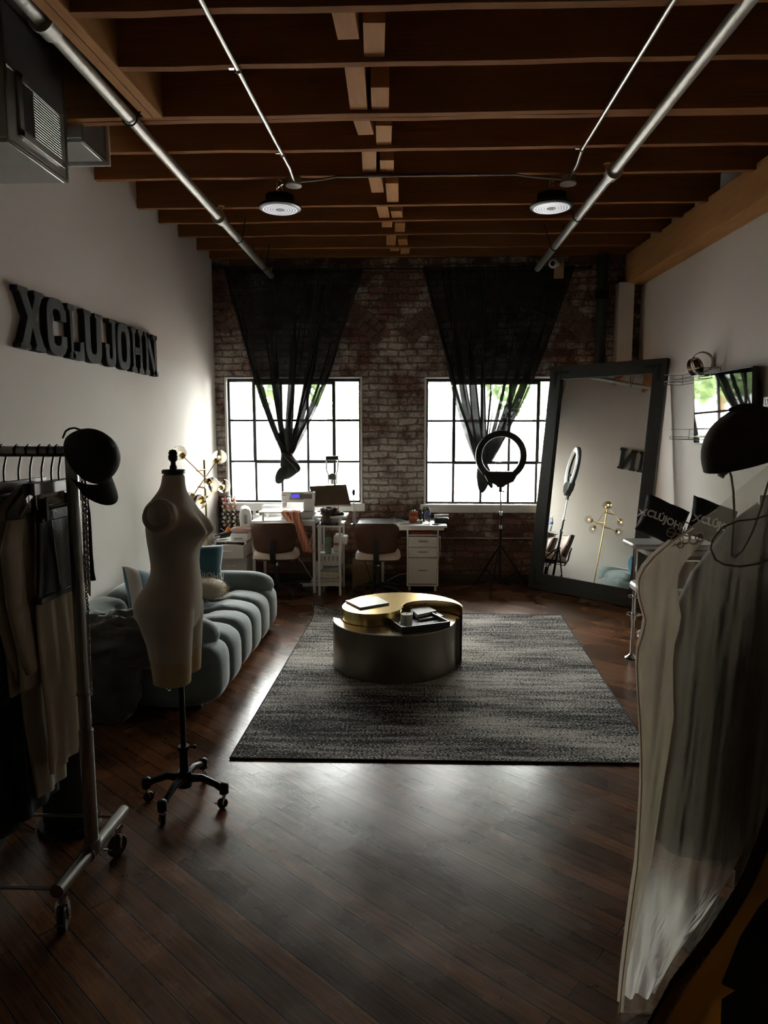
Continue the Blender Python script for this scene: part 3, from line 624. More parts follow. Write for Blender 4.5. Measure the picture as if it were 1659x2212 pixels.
# ------------------------------------------------------------ wall letters
MT['letter'] = mat('dark_stained_letter_wood', (.016, .015, .013), .85, var=.35, scale=6, stretch=(1, 1, .35), bump=.2, bscale=30)
LZ0, LZ1, LX = 2.15, 2.485, XL
def uvp(b, poly, d=.04, y0=0, w=1, h=1):        # poly in unit letter space -> prism on the side wall
    M = Matrix(((0, 0, 1, LX + .001), (1, 0, 0, 0), (0, 1, 0, 0), (0, 0, 0, 1)))
    b.prism([(y0 + u * w, LZ0 + v * h) for u, v in poly], 0, d, M)
def rc(u0, u1, v0, v1): return [(u0, v0), (u1, v0), (u1, v1), (u0, v1)]
def stripring(b, outer, inner, closed, d, y0, w, h):
    P = lambda q, x: b.v((LX + x, y0 + q[0] * w, LZ0 + q[1] * h)); n = len(outer)
    A = [P(q, .001) for q in outer]; B = [P(q, .001) for q in inner]; A2 = [P(q, d) for q in outer]; B2 = [P(q, d) for q in inner]
    for i in range(n if closed else n - 1):
        j = (i + 1) % n
        b.f([A[i], A[j], B[j], B[i]]); b.f([A2[i], B2[i], B2[j], A2[j]]); b.f([A[i], A2[i], A2[j], A[j]]); b.f([B[i], B[j], B2[j], B2[i]])
    if not closed:
        b.f([A[0], B[0], B2[0], A2[0]]); b.f([A[-1], A2[-1], B2[-1], B[-1]])
def arcs(cx, cy, rx, ry, a0, a1, n): return [(cx + rx * math.cos(math.radians(a0 + (a1 - a0) * i / n)), cy + ry * math.sin(math.radians(a0 + (a1 - a0) * i / n))) for i in range(n + 1)]
def superell(cx, cy, rx, ry, a0, a1, n, e=.6):
    o = []
    for i in range(n + 1):
        a = math.radians(a0 + (a1 - a0) * i / n); c, s = math.cos(a), math.sin(a)
        o.append((cx + rx * math.copysign(abs(c) ** e, c), cy + ry * math.copysign(abs(s) ** e, s)))
    return o
S = .085
def stem(b, u, a, d, y0, w, h, top=True, bot=True, wd=.27):
    s = (wd - .19) / 2
    pts = [(u, 0), (u + wd, 0), (u + wd, S), (u + wd - s, S + .05), (u + wd - s, 1 - S - .05), (u + wd, 1 - S), (u + wd, 1), (u, 1), (u, 1 - S), (u + s, 1 - S - .05), (u + s, S + .05), (u, S)]
    uvp(b, pts, d, y0, w, h)
def letter(ch, y0, w, label):
    b = MB(); d = .045; h = LZ1 - LZ0; A = (d, y0, w, h)
    if ch == 'X':
        uvp(b, [(0, 1), (.40, 1), (.40, .93), (.36, .91), (.52, .66), (.66, .91), (.62, .93), (.62, 1), (1, 1), (1, .92), (.93, .90), (.68, .52), (.94, .10), (1, .08), (1, 0), (.58, 0), (.58, .07), (.63, .09), (.50, .36), (.36, .09), (.41, .07), (.41, 0), (0, 0), (0, .08), (.07, .10), (.33, .52), (.08, .90), (0, .92)], *A)
    elif ch == 'C':
        stripring(b, superell(.5, .5, .5, .5, 25, 335, 30), superell(.5, .5, .20, .32, 25, 335, 30), False, *A)
        uvp(b, rc(.70, 1.0, .63, .84), *A); uvp(b, rc(.70, 1.0, .16, .37), *A)
    elif ch == 'L':
        stem(b, .0, None, *A, wd=.42); uvp(b, [(.2, 0), (1, 0), (1, .36), (.72, .34), (.68, .16), (.2, .16)], *A)
    elif ch == 'U':
        stripring(b, [(.04, 1)] + superell(.5, .42, .46, .42, 180, 360, 20) + [(.96, 1)], [(.34, 1)] + superell(.5, .42, .16, .24, 180, 360, 20) + [(.66, 1)], False, *A)
        uvp(b, rc(0, .40, 1 - S, 1), *A); uvp(b, rc(.60, 1, 1 - S, 1), *A)
    elif ch == 'J':
        stripring(b, superell(.5, .36, .46, .36, 170, 360, 20) + [(.96, 1)], superell(.5, .36, .14, .19, 170, 360, 20) + [(.64, 1)], False, *A)
        uvp(b, rc(.42, 1, 1 - S, 1), *A); uvp(b, rc(.0, .38, .36, .47), *A)
    elif ch == 'O':
        stripring(b, superell(.5, .5, .5, .5, 0, 351, 39), superell(.5, .5, .2, .33, 0, 351, 39), True, *A)
    elif ch == 'H':
        stem(b, 0, None, *A, wd=.42); stem(b, .58, None, *A, wd=.42); uvp(b, rc(.2, .8, .42, .58), *A)
    elif ch == 'N':
        stem(b, 0, None, *A, wd=.36); stem(b, .64, None, *A, wd=.36); uvp(b, [(.08, 1), (.32, 1), (.92, 0), (.68, 0)], *A)
    o = b.build('wall_letter', MT['letter'], smooth=30, bev=.004)
    tag(o, label, 'letter', 'dark wooden letters on the white wall')
ls = [('X', 3.74, .265, 'big dark wooden letter X starting the name on the white wall'), ('C', 4.03, .235, 'big dark wooden letter C between the X and the L'), ('L', 4.285, .20, 'big dark wooden letter L between the C and the U'), ('U', 4.495, .265, 'big dark wooden letter U between the L and the J'),
      ('J', 4.80, .185, 'big dark wooden letter J between the U and the O'), ('O', 5.005, .23, 'big dark wooden letter O between the J and the H'), ('H', 5.255, .24, 'big dark wooden letter H between the O and the N'), ('N', 5.52, .285, 'big dark wooden letter N ending the name on the white wall')]
for a in ls: letter(*a)
# ------------------------------------------------------------ rug
def rug_mat():
    m, nt, N, L, b = nodes('distressed_rug'); tc = N.new('ShaderNodeTexCoord')
    def nz(scale, sc_, det=3, rough=.5):
        mp = N.new('ShaderNodeMapping'); mp.inputs['Scale'].default_value = sc_; L.new(tc.outputs['Object'], mp.inputs['Vector'])
        n = N.new('ShaderNodeTexNoise'); n.inputs['Scale'].default_value = scale; n.inputs['Detail'].default_value = det; n.inputs['Roughness'].default_value = rough; L.new(mp.outputs[0], n.inputs['Vector']); return n.outputs['Fac']
    def ma(op, a, c, d=None):
        n = N.new('ShaderNodeMath'); n.operation = op
        for i, q in enumerate((a, c, d)):
            if q is None: continue
            if isinstance(q, (int, float)): n.inputs[i].default_value = q
            else: L.new(q, n.inputs[i])
        return n.outputs[0]
    big = nz(1, (.75, 2.2, 1), 4, .6); streak = nz(1, (2.2, 26, 1), 4, .6); sp = nz(1, (75, 190, 1), 1, .5)
    t = ma('MULTIPLY_ADD', big, 3.2, ma('MULTIPLY', streak, 2.2)); t = ma('MULTIPLY_ADD', sp, 4.6, t)
    t = ma('SUBTRACT', t, 5.03); t = ma('MULTIPLY_ADD', t, 7.0, .2)
    r = N.new('ShaderNodeClamp'); L.new(t, r.inputs[0])
    mx = N.new('ShaderNodeMix'); mx.data_type = 'RGBA'; mx.inputs[6].default_value = (.010, .011, .010, 1); mx.inputs[7].default_value = (.56, .52, .48, 1); L.new(r.outputs[0], mx.inputs[0])
    L.new(mx.outputs[2], b.inputs['Base Color']); b.inputs['Roughness'].default_value = .95; b.inputs['Specular IOR Level'].default_value = .15
    bp = N.new('ShaderNodeBump'); bp.inputs['Strength'].default_value = .35; bp.inputs['Distance'].default_value = .004; L.new(sp, bp.inputs['Height']); L.new(bp.outputs[0], b.inputs['Normal']); return m
RC = [onz(497, 1640), onz(1423, 1652), onz(1212, 1331), onz(684, 1322)]
t = thing('area_rug', 'large black and pale grey distressed area rug under the coffee table', 'rug', (.2, 4.7, 0))
def rugp(u, v, h):
    p = RC[0].lerp(RC[1], u).lerp(RC[3].lerp(RC[2], u), v)
    k = max(0, 1 - math.hypot(u * 2.4, (1 - v) * 2.8) / .22)
    return Vector((p.x - .03 * k, p.y + .05 * k, .0006 + h + .075 * k ** 1.3))
b = MB(); b.grid(lambda u, v: rugp(u, v, .008), 60, 60); b.grid(lambda u, v: rugp(u, v, .0), 60, 60)
b.build('rug_pile', rug_mat(), t, smooth=60)
b = MB(); ed = [(i / 30, 0) for i in range(31)] + [(1, i / 30) for i in range(1, 31)] + [(1 - i / 30, 1) for i in range(1, 31)] + [(0, 1 - i / 30) for i in range(1, 30)]
b.tube([rugp(u, v, .0055) for u, v in ed], .0055, 6, closed=True); b.build('bound_edge', MT['blackcloth'], t)
# ------------------------------------------------------------ coffee table
MT['drum'] = mat('taupe_metal_drum', (.20, .175, .135), .30, .75, var=.12, scale=3)
MT['tablebrass'] = mat('brushed_brass', (.86, .62, .25), .24, 1.0, var=.08, scale=3)
RZ = .012
def yin(c, R, upper, n=24, gap=0.0):
    cx, cy = c
    if upper:
        pts = [(cx + R * math.cos(PI * i / (2 * n)), cy + R * math.sin(PI * i / (2 * n))) for i in range(2 * n + 1)]
        pts += [(cx - R / 2 + R / 2 * math.cos(PI + PI * i / n), cy + R / 2 * math.sin(PI + PI * i / n)) for i in range(1, n + 1)]
        pts += [(cx + R / 2 + R / 2 * math.cos(PI - PI * i / n), cy + R / 2 * math.sin(PI - PI * i / n) * .92) for i in range(1, n)]
    else:
        pts = [(cx + R * math.cos(PI + PI * i / (2 * n)), cy + R * math.sin(PI + PI * i / (2 * n))) for i in range(2 * n + 1)]
        pts += [(cx + R / 2 + R / 2 * math.cos(PI * i / n), cy + R / 2 * math.sin(PI * i / n)) for i in range(1, n + 1)]
        pts += [(cx - R / 2 + R / 2 * math.cos(-PI * i / n), cy + R / 2 * math.sin(-PI * i / n)) for i in range(1, n)]
    return pts
CU, CL = (-.052, 4.845), (-.108, 4.865)
t = thing('brass_coffee_table', 'taller brass half of the two interlocking curved coffee tables', 'coffee table', (CU[0], CU[1], RZ), group='interlocking coffee tables')
up = yin(CU, .435, True)
MB().prism(up, RZ, .425).build('drum_side', MT['tablebrass'], t, smooth=50)
MB().prism(up, .4255, .435).build('table_top', MT['tablebrass'], t, smooth=50, bev=.003)
t = thing('metal_coffee_table', 'lower taupe metal half of the two interlocking curved coffee tables', 'coffee table', (CL[0], CL[1], RZ), group='interlocking coffee tables')
# the low drum is a full rounded body tucked under the brass one's edge
lo = [(CL[0] + .447 * math.cos(PI + PI * i / 48), CL[1] + .447 * math.sin(PI + PI * i / 48)) for i in range(49)]
sb = yin(CU, .435 + .012, True); n = 24
lo += [(CU[0] + .2175 + .2055 * math.cos(PI * i / n), CU[1] - .006 + .2055 * .9 * math.sin(PI * i / n)) for i in range(1, n + 1)]
lo += [(CU[0] - .2175 + .2285 * math.cos(-PI * i / n), CU[1] + .2285 * math.sin(-PI * i / n)) for i in range(1, n)]
MB().prism(lo, RZ, .337).build('drum_side', MT['drum'], t, smooth=50)
MB().prism(lo, .3375, .347).build('table_top', mat('taupe_metal_top', (.50, .45, .36), .2, .8, var=.08, scale=3), t, smooth=50, bev=.003)
LT, UT = .348, .436
# laptop-like book on brass
def flat(pts, z, h, name, m, label, cat, group=None, bev=.002):
    b = MB(); b.prism([(p.x, p.y) for p in pts], z, z + h); return tag(b.build(name, m, bev=bev), label, cat, group)
q = [onz(x, y, UT + .006) for x, y in ((778, 1315), (841, 1304), (813, 1290), (746, 1299))]
t = thing('silver_laptop', 'closed thin silver laptop lying on the brass coffee table', 'laptop', (q[0].x, q[0].y, UT))
MB().prism([(p.x, p.y) for p in q], UT + .0005, UT + .008).build('laptop_base', MT['greyplastic'], t, bev=.002)
MB().prism([(p.x, p.y) for p in q], UT + .0085, UT + .014).build('laptop_lid', mat('silver_lid', (.42, .41, .38), .4, .5, var=.1), t, bev=.002)
# tray
q = [onz(x, y, LT) for x, y in ((868, 1369), (973, 1355), (927, 1331), (829, 1340))]
t = thing('black_tray', 'black square tray standing on the lower metal coffee table', 'tray', (q[0].x, q[0].y, LT))
b = MB(); b.prism([(p.x, p.y) for p in q], LT + .001, LT + .008); b.build('tray_base', MT['black'], t)
for i in range(4):
    a, c = q[i], q[(i + 1) % 4]; nrm = Vector((-(c - a).y, (c - a).x, 0)).normalized() * .012
    MB().prism([(a.x, a.y), (c.x, c.y), (c.x + nrm.x, c.y + nrm.y), (a.x + nrm.x, a.y + nrm.y)], LT + .0085, LT + .042).build('tray_side', MT['black'], t, bev=.002)
# candle jar
c = onz(878, 1351, LT + .012)
t = thing('candle_jar', 'white candle in a tall clear glass jar on the black tray', 'candle', (c.x, c.y, LT + .009))
MB().lathe([(.038, 0), (.044, .003), (.044, .10), (.040, .108), (.040, .122), (.043, .126), (.041, .129), (.037, .122), (.037, .108), (.041, .10), (.041, .006), (.001, .005)], (c.x, c.y, LT + .0085), n=28).build('glass_jar', MT['glassclear'], t)
MB().lathe([(.039, .008), (.040, .012), (.040, .086), (.036, .085), (.001, .083)], (c.x, c.y, LT + .0085), n=24).build('wax', mat('white_wax', (.86, .86, .76), .5), t)
MB().cyl((c.x, c.y, LT + .09), (c.x + .002, c.y, LT + .105), .0012, n=6).build('wick', MT['black'], t)
def book(px, z, h, m, label, name='book', grp=None):
    q = [onz(x, y, z + h / 2) for x, y in px]; t = thing(name, label, 'book', (q[0].x, q[0].y, z), group=grp)
    c = sum(q, Vector()) / 4; s = lambda k: [(c.x + (p.x - c.x) * k, c.y + (p.y - c.y) * k) for p in q]
    MB().prism(s(.97), z + .002, z + h - .002).build('pages', MT['paper'], t)
    b = MB(); b.prism(s(1), z, z + .002); b.prism(s(1), z + h - .002, z + h); a, d = Vector((*s(1)[0], 0)), Vector((*s(1)[3], 0)); nn = Vector(((d - a).y, -(d - a).x, 0)).normalized() * .003
    b.prism([(a.x, a.y), (d.x, d.y), (d.x - nn.x, d.y - nn.y), (a.x - nn.x, a.y - nn.y)], z, z + h); b.build('cover', m, t); return t
book([(905, 1340), (958, 1332), (940, 1322), (893, 1329)], LT + .0105, .014, MT['black'], 'dark hardback book under the pale book on the black tray')
book([(903, 1331), (943, 1322), (921, 1311), (888, 1318)], LT + .026, .022, mat('pale_book_cover', (.45, .44, .41), .6, var=.2, scale=30), 'thick pale book on top of the dark book on the tray')
q = [onz(x, y, LT + .013) for x, y in ((893, 1351), (962, 1340), (955, 1337), (889, 1346))]
b = MB(); b.prism([(p.x, p.y) for p in q], LT + .0085, LT + .0095)
t = thing('printed_card', 'white printed card with black marks at the front of the tray', 'card', (q[0].x, q[0].y, LT + .0085)); b.build('card_sheet', MT['paper'], t)
b = MB(); rd = random.Random(4)
for i in range(9):
    k = .12 + .085 * i; a = q[0].lerp(q[1], k); d = q[3].lerp(q[2], k); p0 = a.lerp(d, .25); p1 = a.lerp(d, .75); wx = (q[1] - q[0]) * rd.uniform(.018, .034)
    b.prism([(p0.x, p0.y), ((p0 + wx).x, (p0 + wx).y), ((p1 + wx).x, (p1 + wx).y), (p1.x, p1.y)], LT + .0096, LT + .0101)
b.build('print_marks', MT['black'], t)
# ------------------------------------------------------------ sofa
SX0, SX1, SY0, SY1 = -2.14, -1.135, 3.93, 5.80
t = thing('tufted_sofa', 'low puffy green velvet tufted sofa along the white wall', 'sofa', ((SX0 + SX1) / 2, (SY0 + SY1) / 2, 0))
MB().box(SX0 + .04, SX1 - .14, SY0 + .06, SY1 - .06, .0, .10).build('plinth', MT['black'], t, bev=.01)
NP = 6
def puff(b, c, rx, ry, rz, seed, e=.55, nu=40, nv=24, tuft=None):
    rd = random.Random(seed); ph = rd.uniform(0, 6)
    n0 = len(b.bm.verts); b.ell(c, rx, ry, rz, e, nu, nv)
    b.bm.verts.ensure_lookup_table()
    for v in b.bm.verts[n0:]:
        d = v.co - Vector(c); q = (d.x / rx, d.y / ry, d.z / rz)
        # gathers at the ends, puckers run round the edges
        edge = max(0, abs(q[1]) - .55) / .45
        v.co += d.normalized() * (.006 * edge * math.sin(22 * math.atan2(q[2], q[0]) + ph)) + Vector((0, 0, .008 * math.sin(3 * q[0] + ph)))
        if tuft:
            for tx in tuft:
                w = math.exp(-((v.co.x - tx) / .05) ** 2)
                if q[2] > 0: v.co.z -= .045 * w * (1 - .4 * (1 - abs(q[1])))
dy = (SY1 - SY0) / NP
for i in range(NP):
    yc = SY0 + dy * (i + .5); b = MB(); top = .40
    puff(b, ((-1.78 + SX1) / 2, yc, top / 2 + .012), (SX1 + 1.78) / 2, dy * .545, top / 2 - .005, i, .5, 44, 26, tuft=(-1.50,))
    b.build('seat_puff', MT['velvet'], t, smooth=180)
    b = MB(); puff(b, (-1.90, yc, .21), .26, dy * .545, .185, i + 20, .6); b.build('seat_puff', MT['velvet'], t, smooth=180)
for i in range(3):
    b = MB(); yl = (SY1 - SY0) / 3; puff(b, (-2.03, SY0 + yl * (i + .5), .44), .125, yl * .54, .15, i + 40, .6); b.build('back_bolster', MT['velvet'], t, smooth=180)
def arm(y, z, x0, x1, r, seed):
    b = MB(); n = 60; m = 28; rings = []
    for i in range(n + 1):
        u = i / n; x = x0 + (x1 - x0) * u; k = (1 - abs(2 * u - 1) ** 5) ** .5 if 0 < u < 1 else .05
        R = r * max(.06, k) * (1 - .05 * math.exp(-((u - .5) / .03) ** 2)); edge = max(0, abs(2 * u - 1) - .72) / .28
        rings.append([Vector((x, y + R * 1.02 * math.cos(a) * (1 + .022 * edge * math.sin(13 * a)), z + R * .95 * math.sin(a) * (1 + .022 * edge * math.sin(13 * a)))) for a in [2 * PI * q / m for q in range(m)]])
    b.loft(rings); b.build('arm_bolster', MT['velvet'], t, smooth=180)
arm(5.64, .405, -2.10, -1.145, .125, 1); arm(4.14, .425, -2.10, -1.19, .125, 2)
# ------------------------------------------------------------ pillows
def pillow_mesh(b, w, h, d, n=22, split=None):
    def fn(side):
        def g(u, v):
            x, y = u * 2 - 1, v * 2 - 1; k = (1 - x ** 4) * (1 - y ** 4); pin = 1 - .10 * (x * x * (1 - abs(y)) + y * y * (1 - abs(x))) 
            return Vector((x * w / 2 * pin, side * d / 2 * max(0, k) ** .55, y * h / 2 * pin))
        return g
    b.grid(fn(1), n, n); b.grid(fn(-1), n, n)
def pillow(name, label, loc, eul, w, h, d, m, txt=None, tm=None, tsize=.1, side=-1, cat='pillow', grp=None, tx=0, tz=0, half=None, bold=0.0):
    t = thing(name, label, cat, loc, group=grp); t.rotation_euler = eul
    b = MB(); pillow_mesh(b, w, h, d); bmesh.ops.remove_doubles(b.bm, verts=b.bm.verts[:], dist=1e-5)
    b.build('pillow_body', m, t, local=True, smooth=180)
    def surf(x, z, off):
        a, c = 2 * x / w, 2 * z / h; k = max(0, (1 - a ** 4) * (1 - c ** 4)); return Vector((x, side * (d / 2 * k ** .55 + off), z))
    if half:
        b = MB(); b.grid(lambda u, v: surf(-w / 2 * .97 + w * .97 * u * half, -h / 2 * .95 + h * .95 * v, .002), 12, 20); b.build('colour_panel', MT['pillowwhite'], t, local=True, smooth=180)
    if txt:
        V, Pp = text_geo(txt, tsize, bold, .8); b = MB(); vs = [b.v(surf(x * (-1 if side > 0 else 1) + tx, z + tz, .0035)) for x, z in V]
        for f in Pp: b.f([vs[i] for i in f])
        b.build('lettering', tm, t, local=True, smooth=0, recalc=False)
    return t
MT['thread'] = mat('pale_embroidery', (.62, .62, .60), .7)
pillow('teal_pillow', 'teal velvet pillow with pale lettering leaning on the far sofa arm', (-1.70, 5.40, .60), (-.28, .10, .45), .38, .38, .15, MT['teal'], 'XCLÚJOHN', MT['thread'], .085, -1, tx=.02, tz=-.08, grp='sofa pillows')
pillow('teal_pillow', 'teal and off white pillow lying against the sofa back behind the dress form', (-1.80, 4.62, .56), (-.75, .35, .9), .40, .40, .14, MT['teal'], half=.2, grp='sofa pillows')
# long pile cushion
t = thing('fur_cushion', 'small shaggy beige fur cushion on the sofa seat beside the teal pillow', 'cushion', (-1.60, 5.17, .40))
MB().ell((-1.60, 5.17, .475), .17, .15, .075, .8).build('cushion_core', MT['beigecloth'], t)
b = MB(); rd = random.Random(5)
for i in range(1800):
    a, u = rd.uniform(0, 2 * PI), rd.uniform(-.6, 1); s = math.sqrt(max(0, 1 - u * u)); n = Vector((s * math.cos(a), s * math.sin(a), u)); p = Vector((-1.60, 5.17, .475)) + Vector((n.x * .165, n.y * .145, n.z * .072))
    tip = p + n * rd.uniform(.02, .045) + Vector((rd.uniform(-.02, .02), rd.uniform(-.02, .02), -.01)); w = n.orthogonal().normalized() * .0016
    b.f([b.v(p - w), b.v(p + w), b.v(tip)])
tag(b.build('fur_pile', MT['beigecloth'], t, smooth=0, recalc=False), kind='stuff')
# crumpled dark coat on the near arm
MT['coat'] = mat('crushed_grey_velvet', (.060, .058, .050), .6, var=.6, scale=11, bump=.5, bscale=22, Sheen_Weight=.5)
def lump(b, c, rx, ry, rz, seed, amp=.18, nu=48, nv=30, f=2.2):
    n0 = len(b.bm.verts); b.ell(c, rx, ry, rz, .8, nu, nv); b.bm.verts.ensure_lookup_table(); c = Vector(c)
    for v in b.bm.verts[n0:]:
        d = v.co - c; q = Vector((d.x / rx, d.y / ry, d.z / rz)) * f + Vector((seed * 7.1, seed * 3.3, seed))
        k = 1 - abs(noise.noise(q)) * 2; k2 = 1 - abs(noise.noise(q * 2.3)) * 2
        v.co = c + d * (1 + amp * (k - .5) + amp * .4 * (k2 - .5))
b = MB(); lump(b, (-1.72, 3.86, .47), .30, .15, .165, 1, .24); lump(b, (-1.80, 3.79, .24), .22, .09, .232, 4, .2)
o = b.build('crumpled_coat', MT['coat'], smooth=180); tag(o, 'crumpled dark velvet coat heaped on the near sofa arm behind the clothes rack', 'coat')
# ------------------------------------------------------------ dress form
FX, FY = -1.03, 2.95
t = thing('dress_form', 'pale dress form torso with thigh stumps on a black four legged caster stand', 'dress form', (FX, FY, 0), math.radians(3))
def ring(z, xf, xb, hw, n=44, xo=0.0, yo=0.0, p=.85):
    out = []
    for i in range(n):
        a = 2 * PI * i / n; c, s = math.cos(a), math.sin(a)
        out.append(Vector((xo + (xf if c > 0 else xb) * math.copysign(abs(c) ** p, c), yo + hw * math.copysign(abs(s) ** p, s), z)))
    return out
prof = [(1.512, .045, .047, .046), (1.50, .046, .048, .047), (1.465, .047, .055, .05), (1.44, .05, .066, .06), (1.42, .056, .080, .085), (1.40, .064, .094, .118), (1.375, .074, .106, .148), (1.34, .088, .114, .160), (1.30, .100, .118, .160),
        (1.26, .104, .118, .154), (1.22, .100, .115, .146), (1.17, .095, .110, .134), (1.12, .092, .106, .123), (1.08, .094, .108, .120), (1.04, .098, .126, .130), (1.00, .100, .152, .146), (.965, .098, .174, .156), (.93, .094, .182, .163), (.89, .088, .178, .166), (.85, .080, .150, .165), (.82, .06, .12, .15)]
b = MB(); R = [ring(*q) for q in prof[::-1]]
for r in R:
    for v in r:
        if v.x > 0:
            for s in (1, -1):
                g = math.exp(-((v.y - s * .073) / .056) ** 2) * (math.exp(-((v.z - 1.262) / .047) ** 2) if v.z < 1.262 else math.exp(-((v.z - 1.262) / .062) ** 2)); v.x += .062 * g
        elif v.z < 1.02:
            for s in (1, -1): v.x -= .010 * math.exp(-((v.y - s * .08) / .06) ** 2) * math.exp(-((v.z - .90) / .06) ** 2)
b.loft(R)
for s in (1, -1):
    b.ell((-.018, s * .155, 1.345), .072, .052, .078, 1.0, 24, 16, Rx(s * .25))
    L_ = [(.92, .090, .165, .085, .086), (.85, .084, .142, .084, .088), (.78, .078, .118, .082, .088), (.72, .074, .108, .079, .088), (.715, .076, .110, .081, .088), (.705, .074, .108, .079, .088)]
    b.loft([ring(z, a, c, hw, 36, 0, s * yo, .95) for z, a, c, hw, yo in L_[::-1]])
body = b.build('torso', MT['form'], t, local=True, smooth=180)
m = body.modifiers.new('Remesh', 'REMESH'); m.mode = 'VOXEL'; m.voxel_size = .0075; m.use_smooth_shade = True
m = body.modifiers.new('Smooth', 'SMOOTH'); m.factor = .5; m.iterations = 8
for s in (1, -1):
    MB().loft([ring(z, a, c, hw, 36, 0, s * yo, .95) for z, a, c, hw, yo in [(.598, .060, .085, .064, .086), (.602, .066, .094, .070, .086), (.66, .070, .099, .074, .087), (.712, .072, .105, .077, .088)]]).build('thigh_base', MT['formtan'], t, local=True, smooth=50)
    b = MB(); b.lathe([(.052, 0), (.060, .004), (.060, .008), (.02, .012)], (0, 0, 0), Tr(-.019, s * .187, 1.345) @ Rx(-s * PI / 2 + s * .25), 28); b.build('arm_plate', MT['form'], t, local=True, smooth=40)
MB().lathe([(.044, 0), (.050, .002), (.050, .016), (.046, .019), (.004, .020)], (0, 0, 1.512), n=32).build('neck_cap', MT['black'], t, local=True)
MB().lathe([(.016, 0), (.016, .012), (.011, .022), (.011, .034), (.019, .042), (.021, .056), (.017, .066), (.020, .070), (.014, .084), (.002, .088)], (0, 0, 1.531), n=20).build('finial', MT['black'], t, local=True)
MB().tube([(0, 0, .10), (0, 0, .90)], .0125, 14).build('pole', MT['blackmetal'], t, local=True)
b = MB(); b.tube([(0, 0, .10), (0, 0, .26)], .020, 16); b.tube([(0, 0, .25), (0, 0, .268)], .025, 16); b.tube([(0, 0, .075), (0, 0, .15)], .034, 16); b.build('hub', MT['blackmetal'], t, local=True)
b = MB(); b.tube([(.02, 0, .262), (.045, .0, .262)], .004, 8); b.ell((.05, 0, .262), .010, .010, .010); b.build('height_knob', MT['blackmetal'], t, local=True)
b = MB(); b.tube([(-.05, -.02, .56), (-.05, -.02, .60)], .008, 8); b.torus((-.05, -.02, .55), .012, .003, Rx(PI / 2), 14, 6); b.build('release_ring', MT['chrome'], t, local=True)
base_feet = [onz(318, 1732), onz(352, 1784), onz(485, 1744), onz(440, 1688)]
def caster(parent, p, r, ang, m, local=False, wd=.016, brake=True):
    c = MB(); d = Vector((math.cos(ang), math.sin(ang), 0)); ax = Vector((-d.y, d.x, 0)); x = Vector(p)
    q = x - d * r * .35; c.tube([(x.x, x.y, 2.6 * r), (x.x, x.y, 2.15 * r)], r * .38, 12)
    for s in (1, -1):
        a = q + ax * wd * .85 * s; c.tube([(x + ax * wd * .7 * s) + Vector((0, 0, 2.2 * r)), a + Vector((0, 0, r * 1.5)), a + Vector((0, 0, r * .9))], r * .16, 6)
    if brake: c.box(-.4 * r, .4 * r, -.003, .003, 0, .008, Tr(*(q - d * r * 1.1 + Vector((0, 0, r * 1.1)))))
    fork = c.build('caster', MT['chrome'], parent, local=local)
    w = MB(); M = Matrix.Translation(q + Vector((0, 0, r))) @ Rz(ang) @ Rx(PI / 2)
    w.lathe([(r * .35, -wd * .5), (r * .9, -wd * .6), (r, -wd * .35), (r, wd * .35), (r * .9, wd * .6), (r * .35, wd * .5)], (0, 0, 0), M, 22); w.build('caster_wheel', MT['black'], fork, local=local)
for p in base_feet:
    p = Vector((p.x, p.y, 0)); c = Vector((FX, FY, 0)); d = (p - c); L_ = d.length; d.normalize(); e = c + d * L_
    b = MB(); b.tube([c + d * .02 + Vector((0, 0, .115)), c + d * L_ * .45 + Vector((0, 0, .125)), c + d * L_ * .8 + Vector((0, 0, .105)), e + Vector((0, 0, .085))], [.020, .017, .015, .016], 12)
    b.tube([e + Vector((0, 0, .07)), e + Vector((0, 0, .108))], .021, 14); b.ell(e + Vector((0, 0, .108)), .021, .021, .012)
    leg = b.build('stand_leg', MT['blackmetal'], t, smooth=60)
    cz = MB(); caster(t, e, .024, math.atan2(d.y, d.x) + .7, MT['black'])
# ------------------------------------------------------------ garment rack
RX_, RY_ = -1.205, 2.33
t = thing('garment_rack', 'steel tube garment rack on casters hung with clothes beside the dress form', 'clothes rack', (RX_, RY_, 0))
BZ = 1.628
up0 = ony(185, 1840, RY_); ux = -1.17
MB().cyl((ux, RY_, .165), (ux, RY_, .62), .0245, n=20).build('upright', MT['steel'], t)
MB().cyl((ux, RY_, .60), (ux, RY_, BZ + .02), .0205, n=20).build('upright', MT['steel'], t)
b = MB()
for z in (.62, .30, .76): b.cyl((ux, RY_, z - .004), (ux, RY_, z + .004), .0258, n=20)
b.build('collar', MT['steel'], t)
MB().cyl((ux + .022, RY_, BZ), (-2.14, RY_, BZ), .0185, n=18).build('hanging_bar', MT['steel'], t)
MB().ell((ux, RY_, BZ + .012), .0225, .0225, .018).build('end_cap', MT['black'], t)
by0, by1 = 2.10, 2.60
MB().cyl((-1.185, by0, .155), (-1.165, by1, .155), .0245, n=20).build('base_tube', MT['steel'], t)
b = MB(); b.cyl((-1.176, RY_ - .03, .155), (-1.175, RY_ + .03, .155), .029, n=20); b.cyl((ux, RY_, .15), (ux, RY_, .20), .030, n=20); b.build('tee_joint', MT['steel'], t)
for y in (by0 + .03, by1 - .03): MB().cyl((-1.18, y, .145), (-2.1, y, .145), .0065, n=10).build('lower_bar', MT['steel'], t)
for y, a in ((by0 + .035, 1.9), (by1 - .05, 1.2)): caster(t, (-1.185 if y < 2.3 else -1.165, y, 0), .044, a, MT['black'], wd=.022)
for y in (by0 + .05, by1 - .05): caster(t, (-2.1, y, 0), .044, 1.5, MT['black'], wd=.022)
MB().cyl((-2.1, by0, .155), (-2.1, by1, .155), .0245, n=16).build('base_tube', MT['steel'], t)
